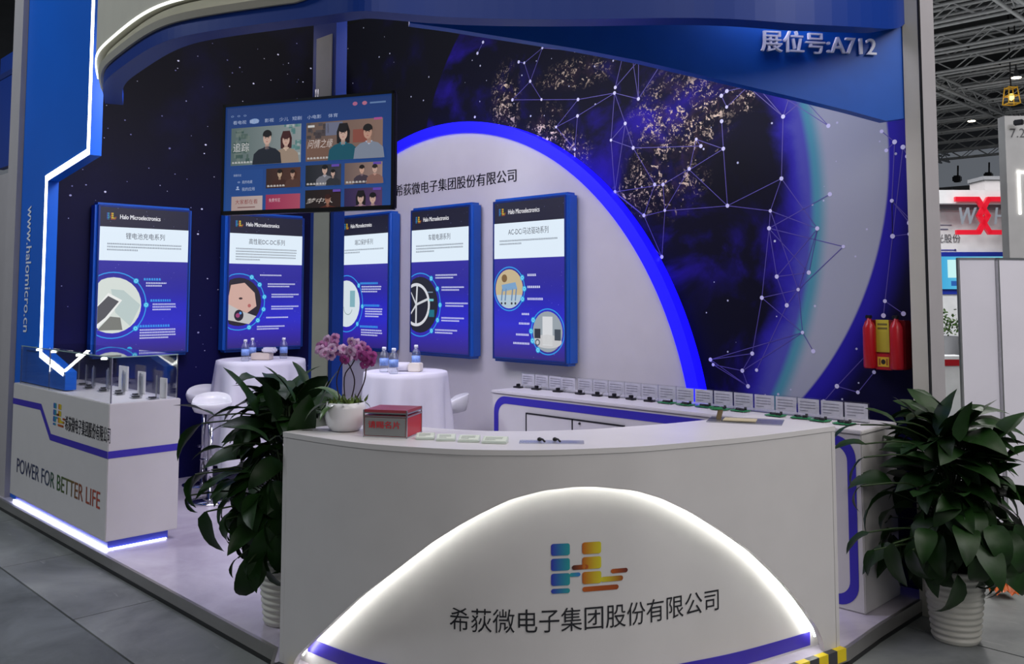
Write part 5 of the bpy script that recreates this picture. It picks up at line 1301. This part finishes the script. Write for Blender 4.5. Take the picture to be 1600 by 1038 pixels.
for i, (u, v, d, lab) in enumerate(((1588, 121, 40, 'round hall lamp high in the trusses, nearest the right picture edge'), (1518, 189, 52, 'round hall lamp high in the trusses, just right of the grey post'))):
    p = at(u, v, d); t = thing('hall_lamp', p, lab, 'lamp', 'hall ceiling lamps')
    MB().lathe([(.21, 0), (.18, .08), (.08, .22), (.05, .4)], p, 20).build('shade', M_greyd, t)
    MB().tube([p+Vector((0, 0, .35)), Vector((p.x, p.y, 15.2))], .03, 6).build('cable', M_dark, t)
    MB().lathe([(.20, -.03), (.20, 0.0)], p, 20).build('lit_lens', M_lampe, t)
p = at(1580, 150, 38); t = thing('hanging_fixture', p, 'yellow lit lifting fixture hanging from the roof trusses', 'fixture')
mb = MB()
for a, b in (((-.6, -.4, -.5), (.6, -.4, .5)), ((.6, -.4, -.5), (.6, .4, .5)), ((-.6, .4, -.5), (.6, .4, -.5))):
    pass
for s_ in (-.5, .5):
    for r_ in (-.5, .5):
        mb.tube([p+_R*s_*.5+_FW*r_*.5+Vector((0, 0, -.35)), p+_R*s_*.35+_FW*r_*.35+Vector((0, 0, .4))], .025, 5)
for z in (-.35, 0, .35):
    k_ = .25-.1*(z+.35); mb.tube([p+_R*k_+_FW*k_+Vector((0, 0, z)), p-_R*k_+_FW*k_+Vector((0, 0, z)), p-_R*k_-_FW*k_+Vector((0, 0, z)), p+_R*k_-_FW*k_+Vector((0, 0, z)), p+_R*k_+_FW*k_+Vector((0, 0, z))], .025, 5)
mb.build('cage', mat('yellow_steel', (190, 150, 50), .5, emit=(200, 150, 40), es=.25), t)
mb = MB(); mb.lathe([(.02, -.2), (.12, -.12), (.12, .05), (.02, .1)], p, 12); mb.build('lamp_bulb', mat('warm_bulb', (255, 220, 120), .5, emit=(255, 210, 110), es=3), t)
MB().tube([p+Vector((0, 0, .4)), Vector((p.x, p.y, 15.2))], .03, 5).build('cable', M_dark, t)
for i, (u, v) in enumerate(((1495, 279), (1544, 274))):
    p = at(u, v, 60); t = thing('wall_speaker', p, ('black loudspeaker on the far hall wall, the left one', 'black loudspeaker on the far hall wall, the right one')[i], 'speaker', 'black speakers on the far hall wall')
    MB().rbox((p.x-.25, p.y-.2, p.z-.25), (p.x+.25, p.y+.3, p.z+.2), .08).build('housing', M_black, t)
    MB().tube([p+Vector((0, .2, .2)), p+Vector((0, .3, .9))], .06, 6).build('bracket', M_dark, t)
bg = thing('distant_booth', at(1550, 300, 30), 'grey boxy booth top far behind, under the hall wall', 'booth'); bg.location.z = 0
M9, L9, h9, _ = bbx(1540, 281, 1590, 330, 30, 1); zb_ = (M9 @ Vector((0, 0, 0))).z
MB().box((0, 0, -zb_), (L9, 1, h9), M9).build('booth_box', M_grey, bg)
MB().box((-.05, -.05, h9), (L9+.05, 1.05, h9+.12), M9).build('top_rim', M_greyd, bg)
